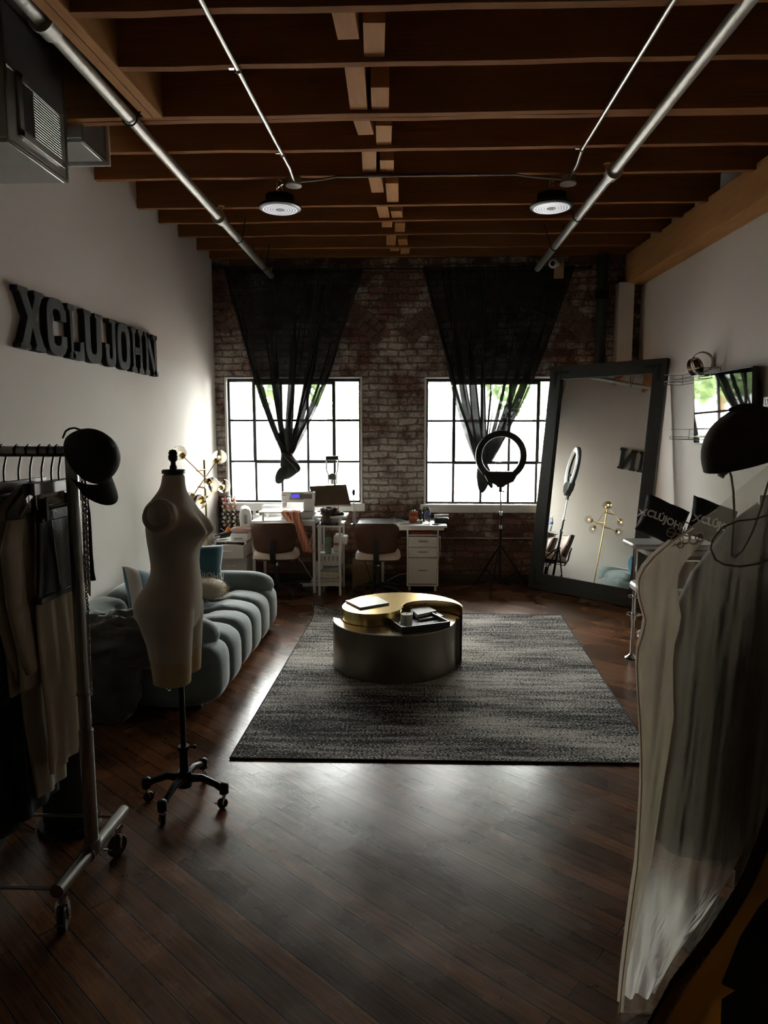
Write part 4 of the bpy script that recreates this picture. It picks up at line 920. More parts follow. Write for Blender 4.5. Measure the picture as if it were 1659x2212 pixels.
MB().cyl((-2.1, RY_, .16), (-2.1, RY_, BZ), .0205, n=16).build('upright', MT['steel'], t)
# hangers and garments (planes run away from the camera, across the bar)
MT['hangwood'] = mat('dark_lacquered_wood', (.10, .085, .07), .22, .2, var=.3, scale=5)
def hanger(x, kind, label, sag=.0):
    t = thing('clothes_hanger', label, 'hanger', (x, RY_, 1.46), group='hangers on the garment rack')
    h = MB(); h.tube([(x, RY_ - .019, BZ - .012), (x, RY_ - .021, BZ + .012), (x, RY_, BZ + .0225), (x, RY_ + .021, BZ + .010), (x, RY_ + .020, BZ - .02), (x, RY_ + .004, BZ - .055), (x, RY_, BZ - .075), (x, RY_, 1.525)], .0036, 8); h.build('hook', MT['blackmetal'], t)
    b = MB()
    if kind == 'clip':
        b.box(x - .006, x + .006, RY_ - .17, RY_ + .17, 1.49, 1.53); b.build('hanger_bar', MT['hangwood'], t, bev=.002)
        w = MB(); w.tube([(x, RY_ - .15, 1.50), (x, RY_ - .15, 1.445), (x, RY_ + .15, 1.445), (x, RY_ + .15, 1.50)], .002, 6); w.build('clip_wire', MT['chrome'], t)
        for s in (-.11, .11):
            c = MB(); c.box(x - .012, x + .012, RY_ + s - .009, RY_ + s + .009, 1.415, 1.475); c.box(x + .006, x + .014, RY_ + s - .008, RY_ + s + .008, 1.40, 1.48); c.build('clip', MT['black'], t, bev=.002)
    else:
        for s in (-1, 1):
            b.loft([[Vector((x + dx * w, RY_ + s * y, z + dz)) for dx, dz in ((-1, 0), (1, 0), (1, h_), (-1, h_))] for y, z, w, h_ in ((0, 1.495, .007, .032), (.06, 1.482, .009, .032), (.13, 1.45, .013, .030), (.19, 1.412, .018, .026))])
        b.build('hanger_arm', MT['hangwood'], t, bev=.003)
    return t
def garment(name, label, x, rows, m, seed, th=.03, fold=.010, nf=5, group=None, cat='garment', skip=None, off=0.0):
    """rows: (z, y_near, y_far, half thickness)"""
    t = thing(name, label, cat, (x, RY_, rows[-1][0]), group=group); rd = random.Random(seed); ph = rd.uniform(0, 6); b = MB(); rings = []
    nr = []
    for k in range(len(rows) - 1):
        for q in range(4): a = rows[k]; c = rows[k + 1]; nr.append(tuple(a[i] + (c[i] - a[i]) * q / 4 for i in range(4)))
    nr.append(rows[-1]); n = 40; ztop, zbot = rows[0][0], rows[-1][0]
    for (z, ya, yb, hw) in nr:
        v = (ztop - z) / (ztop - zbot); r = []
        for i in range(n):
            a = 2 * PI * i / n; c, s = math.cos(a), math.sin(a); y = (ya + yb) / 2 - (yb - ya) / 2 * math.copysign(abs(c) ** .8, c)
            f = fold * (.25 + v) * math.sin((y - ya) / max(.05, yb - ya) * PI * nf + ph + .5 * math.sin(z * 5 + ph))
            r.append(Vector((x + hw * math.copysign(abs(s) ** .7, s) * .5 + f * .6, y + .01 * v * math.sin(9 * z + ph), z)))
        rings.append(r)
    b.loft(rings[::-1]); b.build('body', m, t, smooth=70)
    return t
def sleeve(t, x, pts, m, seed=0, name='sleeve'):
    b = MB(); n = 16; rings = []; rd = random.Random(seed)
    P_ = []
    for k in range(len(pts) - 1):
        for q in range(5): a, c = pts[k], pts[k + 1]; P_.append(tuple(a[i] + (c[i] - a[i]) * q / 5 for i in range(4)))
    P_.append(pts[-1])
    for i, (y, z, ry, rx) in enumerate(P_):
        rings.append([Vector((x + rx * math.cos(a) * (1 + .1 * math.sin(3 * a + i * .25)), y + ry * math.sin(a), z + (.25 * ry * math.sin(a) if i == len(P_) - 1 else 0))) for a in [2 * PI * q / n for q in range(n)]])
    b.loft(rings); b.build(name, m, t, smooth=70)
hx = [ony(px, 978, RY_).x for px in (124, 108, 87, 62, 37, 5)]
hanger(hx[0], 'clip', 'clip hanger with the dark bar, first on the rack from the upright')
g = garment('leather_skirt', 'black glossy leather skirt clipped on the hanger beside the rack upright', hx[0] - .012, [(1.432, RY_ - .12, RY_ + .07, .012), (1.40, RY_ - .125, RY_ + .075, .014), (1.25, RY_ - .145, RY_ + .09, .022), (1.13, RY_ - .165, RY_ + .11, .024)], MT['leather'], 3, fold=.007, nf=4, cat='skirt')
b = MB(); b.loft([[Vector((hx[0] - .012 + s * q, y, z)) for s, y in ((-1, RY_ - .124), (1, RY_ - .124), (1, RY_ + .076), (-1, RY_ + .076))] for z, q in ((1.395, .0125), (1.436, .011))]); b.build('waistband', MT['leather'], g, bev=.004)
b = MB(); b.tube([(hx[0] + .003, RY_ - .07, 1.40), (hx[0] + .006, RY_ - .055, 1.25), (hx[0] + .007, RY_ - .045, 1.17)], .0025, 6); b.build('front_zip', MT['steel'], g)
b = MB(); b.loft([[Vector((hx[0] - .012 + s * q, y, z)) for s, y in ((-1, RY_ - .167), (1, RY_ - .167), (1, RY_ + .112), (-1, RY_ + .112))] for z, q in ((1.127, .0175), (1.15, .0170))]); b.build('hem_band', MT['leather'], g, bev=.004)
g = garment('cream_skirt', 'long cream skirt hanging below the leather skirt on the rack', hx[1], [(1.43, RY_ - .12, RY_ + .08, .012), (1.2, RY_ - .15, RY_ + .09, .02), (.9, RY_ - .15, RY_ + .11, .026), (.52, RY_ - .13, RY_ + .11, .030)], MT['beigecloth'], 8, fold=.012, nf=6, cat='skirt')
hanger(hx[1], 'clip', 'clip hanger holding the long cream skirt, second from the upright')
for k, (lab, lab2, m, dz) in enumerate((('cream long sleeved jacket nearer the leather skirt on the rack', 'dark wooden shoulder hanger inside the cream jacket nearer the leather skirt', MT['creamcloth'], 0), ('cream long sleeved jacket farther from the leather skirt on the rack', 'dark wooden shoulder hanger inside the cream jacket farther from the leather skirt', MT['creamcloth'], .02))):
    x = hx[2 + k]; hanger(x, 'shoulder', lab2)
    g = garment('cream_jacket', lab, x, [(1.475, RY_ - .05, RY_ + .05, .016), (1.45, RY_ - .12, RY_ + .12, .020), (1.40, RY_ - .205, RY_ + .19, .024), (1.3, RY_ - .215, RY_ + .18, .030), (1.05, RY_ - .20, RY_ + .16, .032), (.84 - dz, RY_ - .19, RY_ + .14, .034)], m, 11 + k, fold=.008, nf=5, group='cream jackets on the rack', cat='jacket')
    sleeve(g, x + .012, [(RY_ - .19, 1.415, .045, .014), (RY_ - .225, 1.33, .055, .017), (RY_ - .215, 1.15, .052, .018), (RY_ - .17, .96, .050, .018), (RY_ - .13, .905 - dz, .052, .019)], m, k)
    b = MB(); b.loft([[Vector((x + s * w, RY_ + y, z)) for s, y in ((-1, -h_), (1, -h_), (1, h_), (-1, h_))] for z, w, h_ in ((1.47, .022, .06), (1.495, .028, .055), (1.505, .02, .05))]); b.build('collar', m, g, bev=.004)
g = garment('cream_trousers', 'cream wide trousers hanging lowest behind the cream jackets', hx[2] - .035, [(1.43, RY_ - .12, RY_ + .12, .012), (1.0, RY_ - .15, RY_ + .16, .022), (.6, RY_ - .11, RY_ + .12, .026), (.40, RY_ - .09, RY_ + .10, .026)], MT['creamcloth'], 19, fold=.012, nf=4, cat='trousers')
hanger(hx[4], 'clip', 'clip hanger with pale wire holding the black trousers, fifth from the upright')
garment('black_trousers', 'long black trousers clipped next to the cream jackets on the rack', hx[4], [(1.432, RY_ - .13, RY_ + .13, .012), (1.1, RY_ - .16, RY_ + .16, .024), (.7, RY_ - .14, RY_ + .13, .028), (.33, RY_ - .12, RY_ + .12, .030)], MT['blackcloth'], 23, cat='trousers')
hanger(hx[5], 'shoulder', 'shoulder hanger in the long black coat at the edge of the view')
g = garment('black_coat', 'long black coat hanging on the rack at the edge of the view', hx[5], [(1.475, RY_ - .06, RY_ + .06, .02), (1.40, RY_ - .21, RY_ + .21, .03), (1.0, RY_ - .21, RY_ + .21, .04), (.6, RY_ - .24, RY_ + .24, .045), (.30, RY_ - .25, RY_ + .25, .045)], MT['blackcloth'], 29, fold=.016, cat='coat')
sleeve(g, hx[5] + .045, [(RY_ - .19, 1.40, .05, .03), (RY_ - .23, 1.3, .06, .04), (RY_ - .22, 1.0, .055, .04), (RY_ - .19, .80, .055, .04)], MT['blackcloth'], 5)
for i, xx in enumerate((hx[5] - .07, hx[5] - .14)):
    garment('black_dress', ('long black dress hanging next to the black coat, partly cut by the view', 'long black dress last on the rack beyond the black coat')[i], xx, [(1.475, RY_ - .06, RY_ + .06, .015), (1.40, RY_ - .2, RY_ + .2, .022), (1.0, RY_ - .18, RY_ + .18, .03), (.22, RY_ - .27, RY_ + .27, .035)], MT['blackcloth'], 40 + i, fold=.014, cat='dress', group='black dresses on the rack')
    hanger(xx, 'shoulder', ('shoulder hanger inside the black dress beside the black coat', 'shoulder hanger inside the last black dress on the rack')[i])
# dark denim piece hanging behind the upright with pale lining
t = thing('dark_denim_jacket', 'dark denim jacket hem hanging behind the rack upright', 'jacket', (-1.20, RY_ + .30, .95))
b = MB(); p0 = [ony(x, y, RY_ + .24) for x, y in ((184, 1060), (188, 1060), (203, 1255), (185, 1265))]
b.grid(lambda u, v: Vector((ony(178 + 6 * v + u * (6 + 19 * v), 1050 + 208 * v, RY_ + .22).x, RY_ + .22 + .012 * math.sin(u * 7 + v * 5), ony(178, 1050 + 208 * v - 6 * u * v, RY_ + .22).z)), 12, 16); b.build('jacket_panel', mat('dark_denim', (.03, .032, .035), .85, var=.3, scale=60), t, solid=.006, smooth=180)
b = MB(); b.grid(lambda u, v: Vector((ony(186 + u * 10, 1240 + 48 * v, RY_ + .235).x, RY_ + .235 + .008 * math.sin(u * 6), ony(186, 1240 + 48 * v * (1 - .5 * (1 - u)), RY_ + .235).z)), 8, 8); b.build('pale_lining', MT['pillowwhite'], t, solid=.004, smooth=180)
# chain hanging from the rack end
def chain(pts, name, label, link=.011, r=.0022):
    t = thing(name, label, 'chain', pts[0]); b = MB(); P_ = [Vector(p) for p in pts]; tot = sum((P_[i + 1] - P_[i]).length for i in range(len(P_) - 1)); n = int(tot / (link * 1.35)); ac = 0; i = 0; d0 = 0
    for k in range(n):
        s = k * link * 1.35
        while i < len(P_) - 2 and s > d0 + (P_[i + 1] - P_[i]).length: d0 += (P_[i + 1] - P_[i]).length; i += 1
        dr = (P_[i + 1] - P_[i]).normalized(); c = P_[i] + dr * (s - d0); q = dr.to_track_quat('X', 'Z').to_matrix().to_4x4()
        M = Matrix.Translation(c) @ q @ Rx(PI / 2 * (k % 2) + .5) @ Matrix.Diagonal((1.35, .85, 1, 1)); b.torus((0, 0, 0), link * .62, r, M, 10, 5)
    b.build('links', MT['steel'], t, smooth=60); return t
cy_ = RY_ - .035
chain([ony(x, y, cy_) for x, y in ((177, 1022), (180, 1110), (183, 1200), (187, 1290), (191, 1330), (193, 1420), (198, 1506))], 'metal_chain', 'long metal chain hanging beside the rack upright down to a small ring', .0085)
chain([ony(x, y, cy_) for x, y in ((184, 1022), (186, 1110), (190, 1200), (192, 1262))], 'metal_chain', 'short metal chain hanging under the black cap on the rack', .0075)
# ------------------------------------------------------------ caps
def cap(name, label, loc, M, m, s=1.0, strap=True):
    t = thing(name, label, 'cap', loc); t.rotation_euler = M.to_euler()
    b = MB(); n = 48
    def dome(rx, ry, rz, inset):
        rings = []
        for j in range(13):
            ph = PI / 2 * j / 12 * .985; r = []
            for i in range(n):
                a = 2 * PI * i / n; c = math.cos(ph); k = 1 + .012 * abs(math.sin(3 * a)) * math.sin(ph * 2)
                r.append(Vector((rx * c * math.cos(a) * k, ry * c * math.sin(a) * k, rz * math.sin(ph) ** .9 * (1.0 + .06 * math.cos(a)))) * s)
            rings.append(r)
        return rings
    o_ = dome(.100, .084, .122, 0); i_ = dome(.096, .080, .117, 0); b.loft(i_[::-1] + o_, caps=False)
    b.bm.faces.new([v for v in b.bm.verts[-n:]]) if False else None
    b.build('crown', m, t, local=True, smooth=180)
    b = MB(); b.ell((-.006 * s, 0, .123 * s), .009 * s, .009 * s, .005 * s); b.build('button', m, t, local=True)
    v = MB()
    def vis(dz):
        def g(u, w):
            a = (u * 2 - 1) * 1.15; y = .083 * math.sin(a) / math.sin(1.15) * (1 - .12 * w); x0 = .098 * math.cos(math.asin(min(1, abs(y) / .086)) ) if abs(y) < .086 else 0
            x = x0 + w * (.078 * math.cos(a * .85) + .004); return Vector((x, y, -.004 - .030 * (y / .083) ** 2 - .014 * w * w + dz)) * s
        return g
    v.grid(vis(.0018), 20, 10); v.grid(vis(-.0018), 20, 10); v.build('visor', m, t, local=True, smooth=60)
    st = MB()
    if strap: st.tube([Vector((-.096, -.045, .004)) * s, Vector((-.113, -.02, .006)) * s, Vector((-.116, .0, .006)) * s, Vector((-.113, .02, .006)) * s, Vector((-.096, .045, .004)) * s], .0035 * s, 8); st.build('strap', m, t, local=True) if strap else st.bm.free()
    return t
MT['capblack'] = mat('black_cap_cotton', (.016, .016, .016), .8, var=.25, bump=.25, bscale=260)
MT['capbrown'] = mat('brown_cap_suede', (.05, .030, .02), .9, var=.3, bump=.3, bscale=220)
# first cap hooked over the rack end: crown bulges into the room, visor hangs down
fwd = Vector((.50, .10, -.86)).normalized(); upv = Vector((.80, -.42, .45)); upv = (upv - fwd * upv.dot(fwd)).normalized(); lat = upv.cross(fwd)
M = Matrix((fwd, lat, upv)).transposed()
cc = ony(190, 990, RY_ - .02); cap('baseball_cap', 'black leather baseball cap hooked over the end of the garment rack', (cc.x, RY_ - .02, cc.z), M, MT['capblack'], .98)
# ------------------------------------------------------------ air purifier and framed poster behind the clothes
c = onz(142, 1800); t = thing('air_purifier', 'tall dark cylindrical air purifier standing behind the garment rack', 'air purifier', (c.x, c.y + .05, 0))
cx_, cy2 = c.x - .01, c.y + .06
MB().lathe([(.125, 0), (.13, .01), (.125, .03)], (cx_, cy2, 0), n=32).build('base', MT['black'], t)
MB().lathe([(.098, .031), (.104, .05), (.104, .46)], (cx_, cy2, 0), n=40).build('mesh_body', mat('dark_mesh_shell', (.02, .02, .021), .5, .3, var=.4, scale=260, bump=.5, bscale=420), t)
MB().lathe([(.105, .461), (.107, .47), (.104, .515), (.095, .522), (.001, .52)], (cx_, cy2, 0), n=40).build('top_ring', MT['blackmetal'], t)
(MB().tube([(cx_ - .13, cy2 - .05, .008), (cx_ - .25, cy2 + .02, .008), (cx_ - .33, cy2 + .12, .008), (cx_ - .5, cy2 + .16, .008)], .004, 6).build('power_cord', MT['black'], t))
q = [onz(45, 1772), onz(98, 1722)]; t = thing('framed_picture', 'dark glazed picture frame leaning on the floor behind the clothes rack', 'picture', (q[0].x, q[0].y, 0))
a, c = q[0] + (q[0] - q[1]) * .4, q[1]; dr = (c - a).normalized(); nn = Vector((-dr.y, dr.x, 0)); le = nn * .12 + Vector((0, 0, .30))
def quadbox(b, o, e1, e2, th):
    nrm = e1.cross(e2).normalized() * th; v = [b.v(o + d) for d in (Vector(), e1, e1 + e2, e2)] + [b.v(o + d + nrm) for d in (Vector(), e1, e1 + e2, e2)]
    for f in ((0, 1, 2, 3), (7, 6, 5, 4), (0, 4, 5, 1), (1, 5, 6, 2), (2, 6, 7, 3), (3, 7, 4, 0)): b.f([v[i] for i in f])
b = MB(); quadbox(b, a, c - a, le, .012); b.build('picture_panel', mat('dark_print_under_glass', (.06, .062, .07), .08, var=.5, scale=4), t)
b = MB(); ln = (c - a); w = .008
quadbox(b, a - dr * w, dr * w, le, .016); quadbox(b, c, dr * w, le, .016); quadbox(b, a + le, ln, le.normalized() * w, .016); quadbox(b, a - le.normalized() * 0, ln, -le.normalized() * .0 + le.normalized() * w, .016); b.build('picture_frame', MT['black'], t)
# ------------------------------------------------------------ sheer gown at the right edge
MT['organza'] = sheer('cream_organza', (.64, .54, .45), .32, .7, .65)
MT['organza2'] = sheer('cream_organza_double', (.60, .50, .41), .84, .7, .65)
t = thing('sheer_gown', 'cream sheer gown with piped edges hanging close to the camera beside the bar stool', 'gown', (1.02, 1.88, 0))
GY = 1.83
rows = [(1005, 1659, 1790), (1030, 1628, 1800), (1060, 1592, 1800), (1100, 1545, 1800), (1140, 1488, 1800), (1170, 1448, 1800), (1200, 1412, 1800), (1225, 1390, 1800), (1250, 1378, 1800), (1280, 1377, 1800), (1310, 1384, 1800), (1340, 1392, 1800), (1370, 1386, 1800), (1400, 1376, 1800), (1440, 1373, 1800), (1500, 1376, 1800), (1560, 1380, 1800), (1640, 1383, 1735),
        (1700, 1383, 1690), (1766, 1380, 1659), (1820, 1377, 1640), (1877, 1373, 1616), (1960, 1361, 1571), (2055, 1349, 1505), (2120, 1341, 1456), (2190, 1335, 1420)]
def gdep(u, y, xp=1400):
    w_ = u; u = (xp - 1378 + .10 * (y - 1300)) / 420
    f = 0.0
    for sc_, am in ((7, .030), (15, .020), (31, .010)):
        q = noise.noise(Vector((u * sc_ + .35 * sc_ * .1 * (y - 1300) / 900, y * .0011 * (1 + sc_ * .05), sc_))); f += am * (.45 - abs(q) * 2.2)
    return GY + .10 * math.sin(min(1, w_) * 1.5) + f * min(1, w_ * 6)
def gp(u, k):
    i = int(k); f = k - i
    if i >= len(rows) - 1: i, f = len(rows) - 2, 1.0
    a, c = rows[i], rows[i + 1]; y = a[0] + (c[0] - a[0]) * f; x0 = a[1] + (c[1] - a[1]) * f; x1 = a[2] + (c[2] - a[2]) * f
    # the fabric is 1800 wide everywhere; narrow rows are only the uncovered part
    uu = u * (x1 - x0) / 420; return ony(x0 + u * (x1 - x0), y, gdep(uu, y, x0 + u * (x1 - x0))) 
NR = len(rows) - 1
b = MB(); b.grid(lambda u, v: gp(u, v * NR), 90, NR * 4); b.build('sheer_panel', MT['organza'], t, smooth=180, recalc=False)
b = MB(); b.grid(lambda u, v: gp(.10 + .05 * v + (.90 - .05 * v) * u, NR - 8.0 * (1 - v)) + Vector((.012, .05 + .012 * math.sin(u * 13 + v * 2), .012)), 40, 30); b.build('white_lining', sheer('white_lining_cloth', (.95, .89, .89), .95, .8, .85, (.22, .55)), t, smooth=180, recalc=False)
b = MB(); b.grid(lambda u, v: gp(u * (.235 - .09 * v), 5 + v * (NR - 5.05)) + Vector((.008, .035 + .006 * math.sin(v * 9), 0)), 16, 60); b.build('facing_layer', MT['organza2'], t, smooth=180, recalc=False)
b = MB(); left = [gp(0, k / 3) for k in range(9, NR * 3 + 1)]; b.tube([p + Vector((.003, -.003, 0)) for p in left], .0022, 6); b.build('edge_piping', MT['organza2'], t)
def band(u0k, name, off):
    b = MB(); b.grid(lambda u, v: gp(0, 4 + v * (NR - 4)) + Vector((.001 + u * .013, -.002 + off, 0)), 3, 90); b.build(name, MT['organza2'], t, smooth=180, recalc=False)
band(0, 'edge_band', 0)
b = MB(); b.tube([gp(u / 12, NR) + Vector((0, -.003, .004)) for u in range(13)], .003, 6); b.build('hem_piping', MT['organza2'], t)
# embroidered scallops on the shoulder
b = MB()
for (x, y, r) in ((1463, 1165, .016), (1480, 1163, .014), (1498, 1165, .013), (1450, 1150, .012), (1479, 1140, .015), (1512, 1160, .012), (1470, 1178, .008), (1452, 1174, .008)):
    p = ony(x, y, GY + .03); b.torus(p, r, .0018, Rx(PI / 2), 20, 5)
b.tube([ony(x, y, GY + .03) for x, y in ((1442, 1148), (1460, 1153), (1485, 1158), (1510, 1152))], .002, 5); b.build('embroidery', MT['beigecloth'], t)
# dark under dress on the body of the gown
b = MB(); rings = []
for z, x0, x1, hy in ((1.50, 1.12, 1.30, .08), (1.42, 1.02, 1.40, .12), (1.25, .90, 1.44, .14), (1.0, .80, 1.46, .13), (.7, .78, 1.5, .16), (.42, .80, 1.42, .17), (.36, .81, 1.41, .165)):
    rings.append([Vector(((x0 + x1) / 2 + (x1 - x0) / 2 * math.cos(a) * (1 + .03 * math.sin(9 * a)), 2.16 + hy * math.sin(a) * (1 + .06 * math.sin(9 * a)), z)) for a in [2 * PI * q / 40 for q in range(40)]])
b.loft(rings[::-1]); b.build('under_dress', mat('dark_olive_satin', (.028, .026, .016), .6, var=.3, scale=6), t, smooth=60)
b = MB(); b.cyl((1.10, 2.16, .02), (1.10, 2.16, 1.5), .016); b.lathe([(.20, 0), (.20, .012), (.03, .03)], (1.10, 2.16, .001), n=28); b.build('mannequin_stand', MT['blackmetal'], t)
# ochre overskirt with dark lace edge, in front of the sheer panel
MT['ochre'] = sheer('ochre_satin', (.50, .27, .06), .94, .6, .6)
tre = [(1668, 1735), (1659, 1766), (1640, 1820), (1616, 1877), (1595, 1920), (1571, 1960), (1540, 2008), (1505, 2055), (1480, 2088), (1456, 2120), (1432, 2165), (1408, 2209), (1395, 2235)]
def tp(k):
    i = min(int(k), len(tre) - 2); f = k - i; return (tre[i][0] + (tre[i + 1][0] - tre[i][0]) * f, tre[i][1] + (tre[i + 1][1] - tre[i][1]) * f)
OY = 1.73
def od(u, k): return OY + .012 * math.sin(u * 9 + k * .4)
b = MB(); b.grid(lambda u, v: (lambda q: ony(q[0] + u * (1790 - q[0]), q[1] + u * 10, od(u, v * 12)))(tp(v * 12)), 40, 40); b.build('ochre_overskirt', MT['ochre'], t, smooth=180, recalc=False, solid=.002)
b = MB(); b.grid(lambda u, v: (lambda q: ony(q[0] + (u - .25) * 30, q[1] + (u - .25) * 12, OY - .006 + .003 * math.sin(v * 160) * math.sin(u * 9)))(tp(v * 12)), 6, 160); b.build('lace_edge', mat('dark_ochre_lace', (.06, .035, .012), .8, var=.6, scale=120, bump=.8, bscale=150), t, smooth=60, recalc=False, solid=.003)
fl = [(1560, 2125), (1600, 2025), (1640, 1958), (1700, 1890), (1720, 2260), (1556, 2260), (1560, 2160), (1592, 2140)]
b = MB(); b.bm.faces.new([b.v(ony(x, y, OY - .02 + (x - 1560) * .0001)) for x, y in fl]); b.build('dark_flap', mat('dark_brown_flap', (.022, .016, .009), .8, var=.2), t, smooth=0, recalc=False, solid=.006)
# second cap and the rack it hangs on, outside the frame
t = thing('wall_rail', 'steel hanging rail end inside the brown cap above the sheer gown', 'rail', (1.5, 1.80, 0))
MB().cyl((.97, 1.80, 1.70), (1.9, 1.80, 1.70), .018, n=16).build('hanging_bar', MT['steel'], t)
MB().cyl((1.72, 1.80, .05), (1.72, 1.80, 1.72), .02, n=16).build('upright', MT['steel'], t)
MB().box(1.69, 1.75, 1.5, 2.1, 0, .05).build('foot_bar', MT['steel'], t)
fwd = Vector((.93, -.1, .32)).normalized(); upv = Vector((-.30, -.05, .95)); upv = (upv - fwd * upv.dot(fwd)).normalized(); lat = upv.cross(fwd); M = Matrix((fwd, lat, upv)).transposed()
cc = ony(1618, 992, 1.80)
t = cap('baseball_cap', 'brown suede baseball cap with a dangling cord above the sheer gown', (cc.x, 1.80, cc.z), M, MT['capbrown'], 1.12, False)
b = MB(); CP = [ony(x, y, 1.76) for x, y in ((1572, 1008), (1580, 1030), (1584, 1060), (1586, 1100), (1583, 1150), (1580, 1200))] + [ony(x, y, 1.755) for x, y in ((1588, 1204), (1604, 1190), (1625, 1150), (1645, 1095), (1660, 1040))]
b.tube(CP, .0028, 6); b.tube([ony(x, y, 1.752) for x, y in ((1660, 1112), (1630, 1122), (1595, 1125), (1560, 1140), (1540, 1165), (1535, 1185), (1545, 1208), (1565, 1220), (1600, 1224), (1640, 1218), (1670, 1205))], .0028, 6); b.build('cord', MT['beigecloth'], t)
b = MB(); p = ony(1567, 1016, 1.76); b.ell(p, .010, .008, .012, 1.2); b.tube([p, p + Vector((-.012, 0, -.016))], [.006, .009], 6); b.build('cord_tassel', MT['beigecloth'], t)
for x, y in ((1604, 997), (1640, 988)): MB().ell(ony(x, y, 1.74), .006, .006, .006).build('snap_stud', MT['black'], t)
# ------------------------------------------------------------ leaning mirror
MBX, MBY, MPH, MW, MTH, ML = 1.28826, 7.37451, -.78244, 1.28733, .13636, 2.40214
e1 = Vector((math.cos(MPH), math.sin(MPH), 0)); bk = Vector((-math.sin(MPH), math.cos(MPH), 0)); e2 = Vector((bk.x * math.sin(MTH), bk.y * math.sin(MTH), math.cos(MTH))); e3 = e1.cross(e2)
if e3.y > 0: e3 = -e3                                   # e3 faces the room
t = thing('floor_mirror', 'tall dark framed floor mirror leaning in the corner beside the ring light', 'mirror', (MBX, MBY, 0))
MM = Matrix(((e1.x, e2.x, e3.x, MBX), (e1.y, e2.y, e3.y, MBY), (e1.z, e2.z, e3.z, .004), (0, 0, 0, 1)))
fw, bt = .135, .17
MT['mirrorframe'] = mat('charcoal_stained_pine', (.040, .042, .040), .55, var=.35, scale=6, stretch=(5, .8, 5), bump=.2, bscale=30)
def mbox(x0, x1, y0, y1, z0, z1): return MB().box(x0, x1, y0, y1, z0, z1, MM)
mbox(0, fw, 0, ML, -.045, 0).build('frame_rail', MT['mirrorframe'], t, bev=.004); mbox(MW - fw, MW, 0, ML, -.045, 0).build('frame_rail', MT['mirrorframe'], t, bev=.004)
mbox(fw + .001, MW - fw - .001, 0, bt, -.045, 0).build('frame_rail', MT['mirrorframe'], t, bev=.004); mbox(fw + .001, MW - fw - .001, ML - .14, ML, -.045, 0).build('frame_rail', MT['mirrorframe'], t, bev=.004)
def mirror_mat():
    m, nt, N, L, b = nodes('mirror_silver'); b.inputs['Metallic'].default_value = 1; b.inputs['Roughness'].default_value = .005
    nz = N.new('ShaderNodeTexNoise'); nz.inputs['Scale'].default_value = 2; mx = N.new('ShaderNodeMix'); mx.data_type = 'RGBA'; mx.inputs[6].default_value = (.86, .87, .85, 1); mx.inputs[7].default_value = (.89, .90, .88, 1); L.new(nz.outputs['Fac'], mx.inputs[0]); L.new(mx.outputs[2], b.inputs['Base Color']); return m
MR = .016
b = MB(); GM = MM @ Tr(MW / 2, 0, -.026) @ Ry(-MR if e3.dot(Vector((0, -1, 0))) else MR)
b.box(-MW / 2 + fw - .01, MW / 2 - fw + .01, bt - .01, ML - .13, -.004, .0, GM); b.build('mirror_glass', mirror_mat(), t, smooth=0)
b = MB(); b.box(.0, MW, .02, ML - .02, -.052, -.046, MM); b.build('back_board', MT['card'], t)
for cx_, cy_, sx, sy in ((.055, ML - .055, 1, -1), (MW - .055, ML - .055, -1, -1), (.055, .055, 1, 1), (MW - .055, .055, -1, 1)):
    b = MB(); a = sorted((cx_, cx_ + sx * .17)); c = sorted((cy_, cy_ + sy * .17)); d = sorted((cx_, cx_ + sx * .03)); f = sorted((cy_, cy_ + sy * .03))
    b.box(a[0], a[1], f[0], f[1], .0005, .004, MM); b.box(d[0], d[1], c[0], c[1], .0005, .004, MM); b.build('corner_bracket', MT['black'], t)
b = MB(); b.ell(MM @ Vector((.23 + .62, .085, .004)), .012, .012, .008); b.build('frame_stud', MT['chrome'], t)
# ------------------------------------------------------------ ring light
RC_ = Vector((.935, 7.10, 1.44)); t = thing('ring_light', 'black ring light on a tripod between the window and the floor mirror', 'ring light', (.95, 7.10, 0))
TM = Tr(*RC_) @ Rx(PI / 2 + .03)
b = MB(); R0, R1 = .198, .262; n = 72; pr = [(R0, -.016), (R0 + .006, -.024), (R1 - .01, -.024), (R1, -.014), (R1, .012), (R1 - .006, .018), (R0 + .004, .018), (R0, .012)]
rg = [[b.v(TM @ Vector((r * math.cos(2 * PI * i / n), r * math.sin(2 * PI * i / n), z))) for r, z in pr] for i in range(n)]
for i in range(n):
    A, B = rg[i], rg[(i + 1) % n]
    for k in range(len(pr)): b.f([A[k], A[(k + 1) % len(pr)], B[(k + 1) % len(pr)], B[k]])
hsg = b.build('ring_housing', MT['black'], t, smooth=40)
b = MB(); rg = [[b.v(TM @ Vector((r * math.cos(2 * PI * i / n), r * math.sin(2 * PI * i / n), z))) for r, z in ((R0 - .002, -.006), (R0 - .002, -.026), (R1 - .012, -.030), (R1 - .012, -.0245), (R0 + .004, -.0235), (R0 + .001, -.006))] for i in range(n)]
for i in range(n):
    A, B = rg[i], rg[(i + 1) % n]
    for k in range(6): b.f([A[k], A[(k + 1) % 6], B[(k + 1) % 6], B[k]])
b.build('diffuser', MT['whiteplastic'], t, smooth=40)
b = MB(); b.prism([(-.125, -.158), (.125, -.158), (.165, -.20), (.13, -.265), (.085, -.282), (.05, -.30), (.03, -.32), (-.03, -.32), (-.05, -.30), (-.085, -.282), (-.13, -.265), (-.165, -.20)], -.034, .032, TM); cb_ = b.build('control_box', MT['black'], t, bev=.006)
b = MB()
for x in (-.045, .05): b.cyl(TM @ Vector((x, -.158, 0)), TM @ Vector((x, -.142, 0)), .005, n=8)
b.build('dial', MT['black'], cb_)
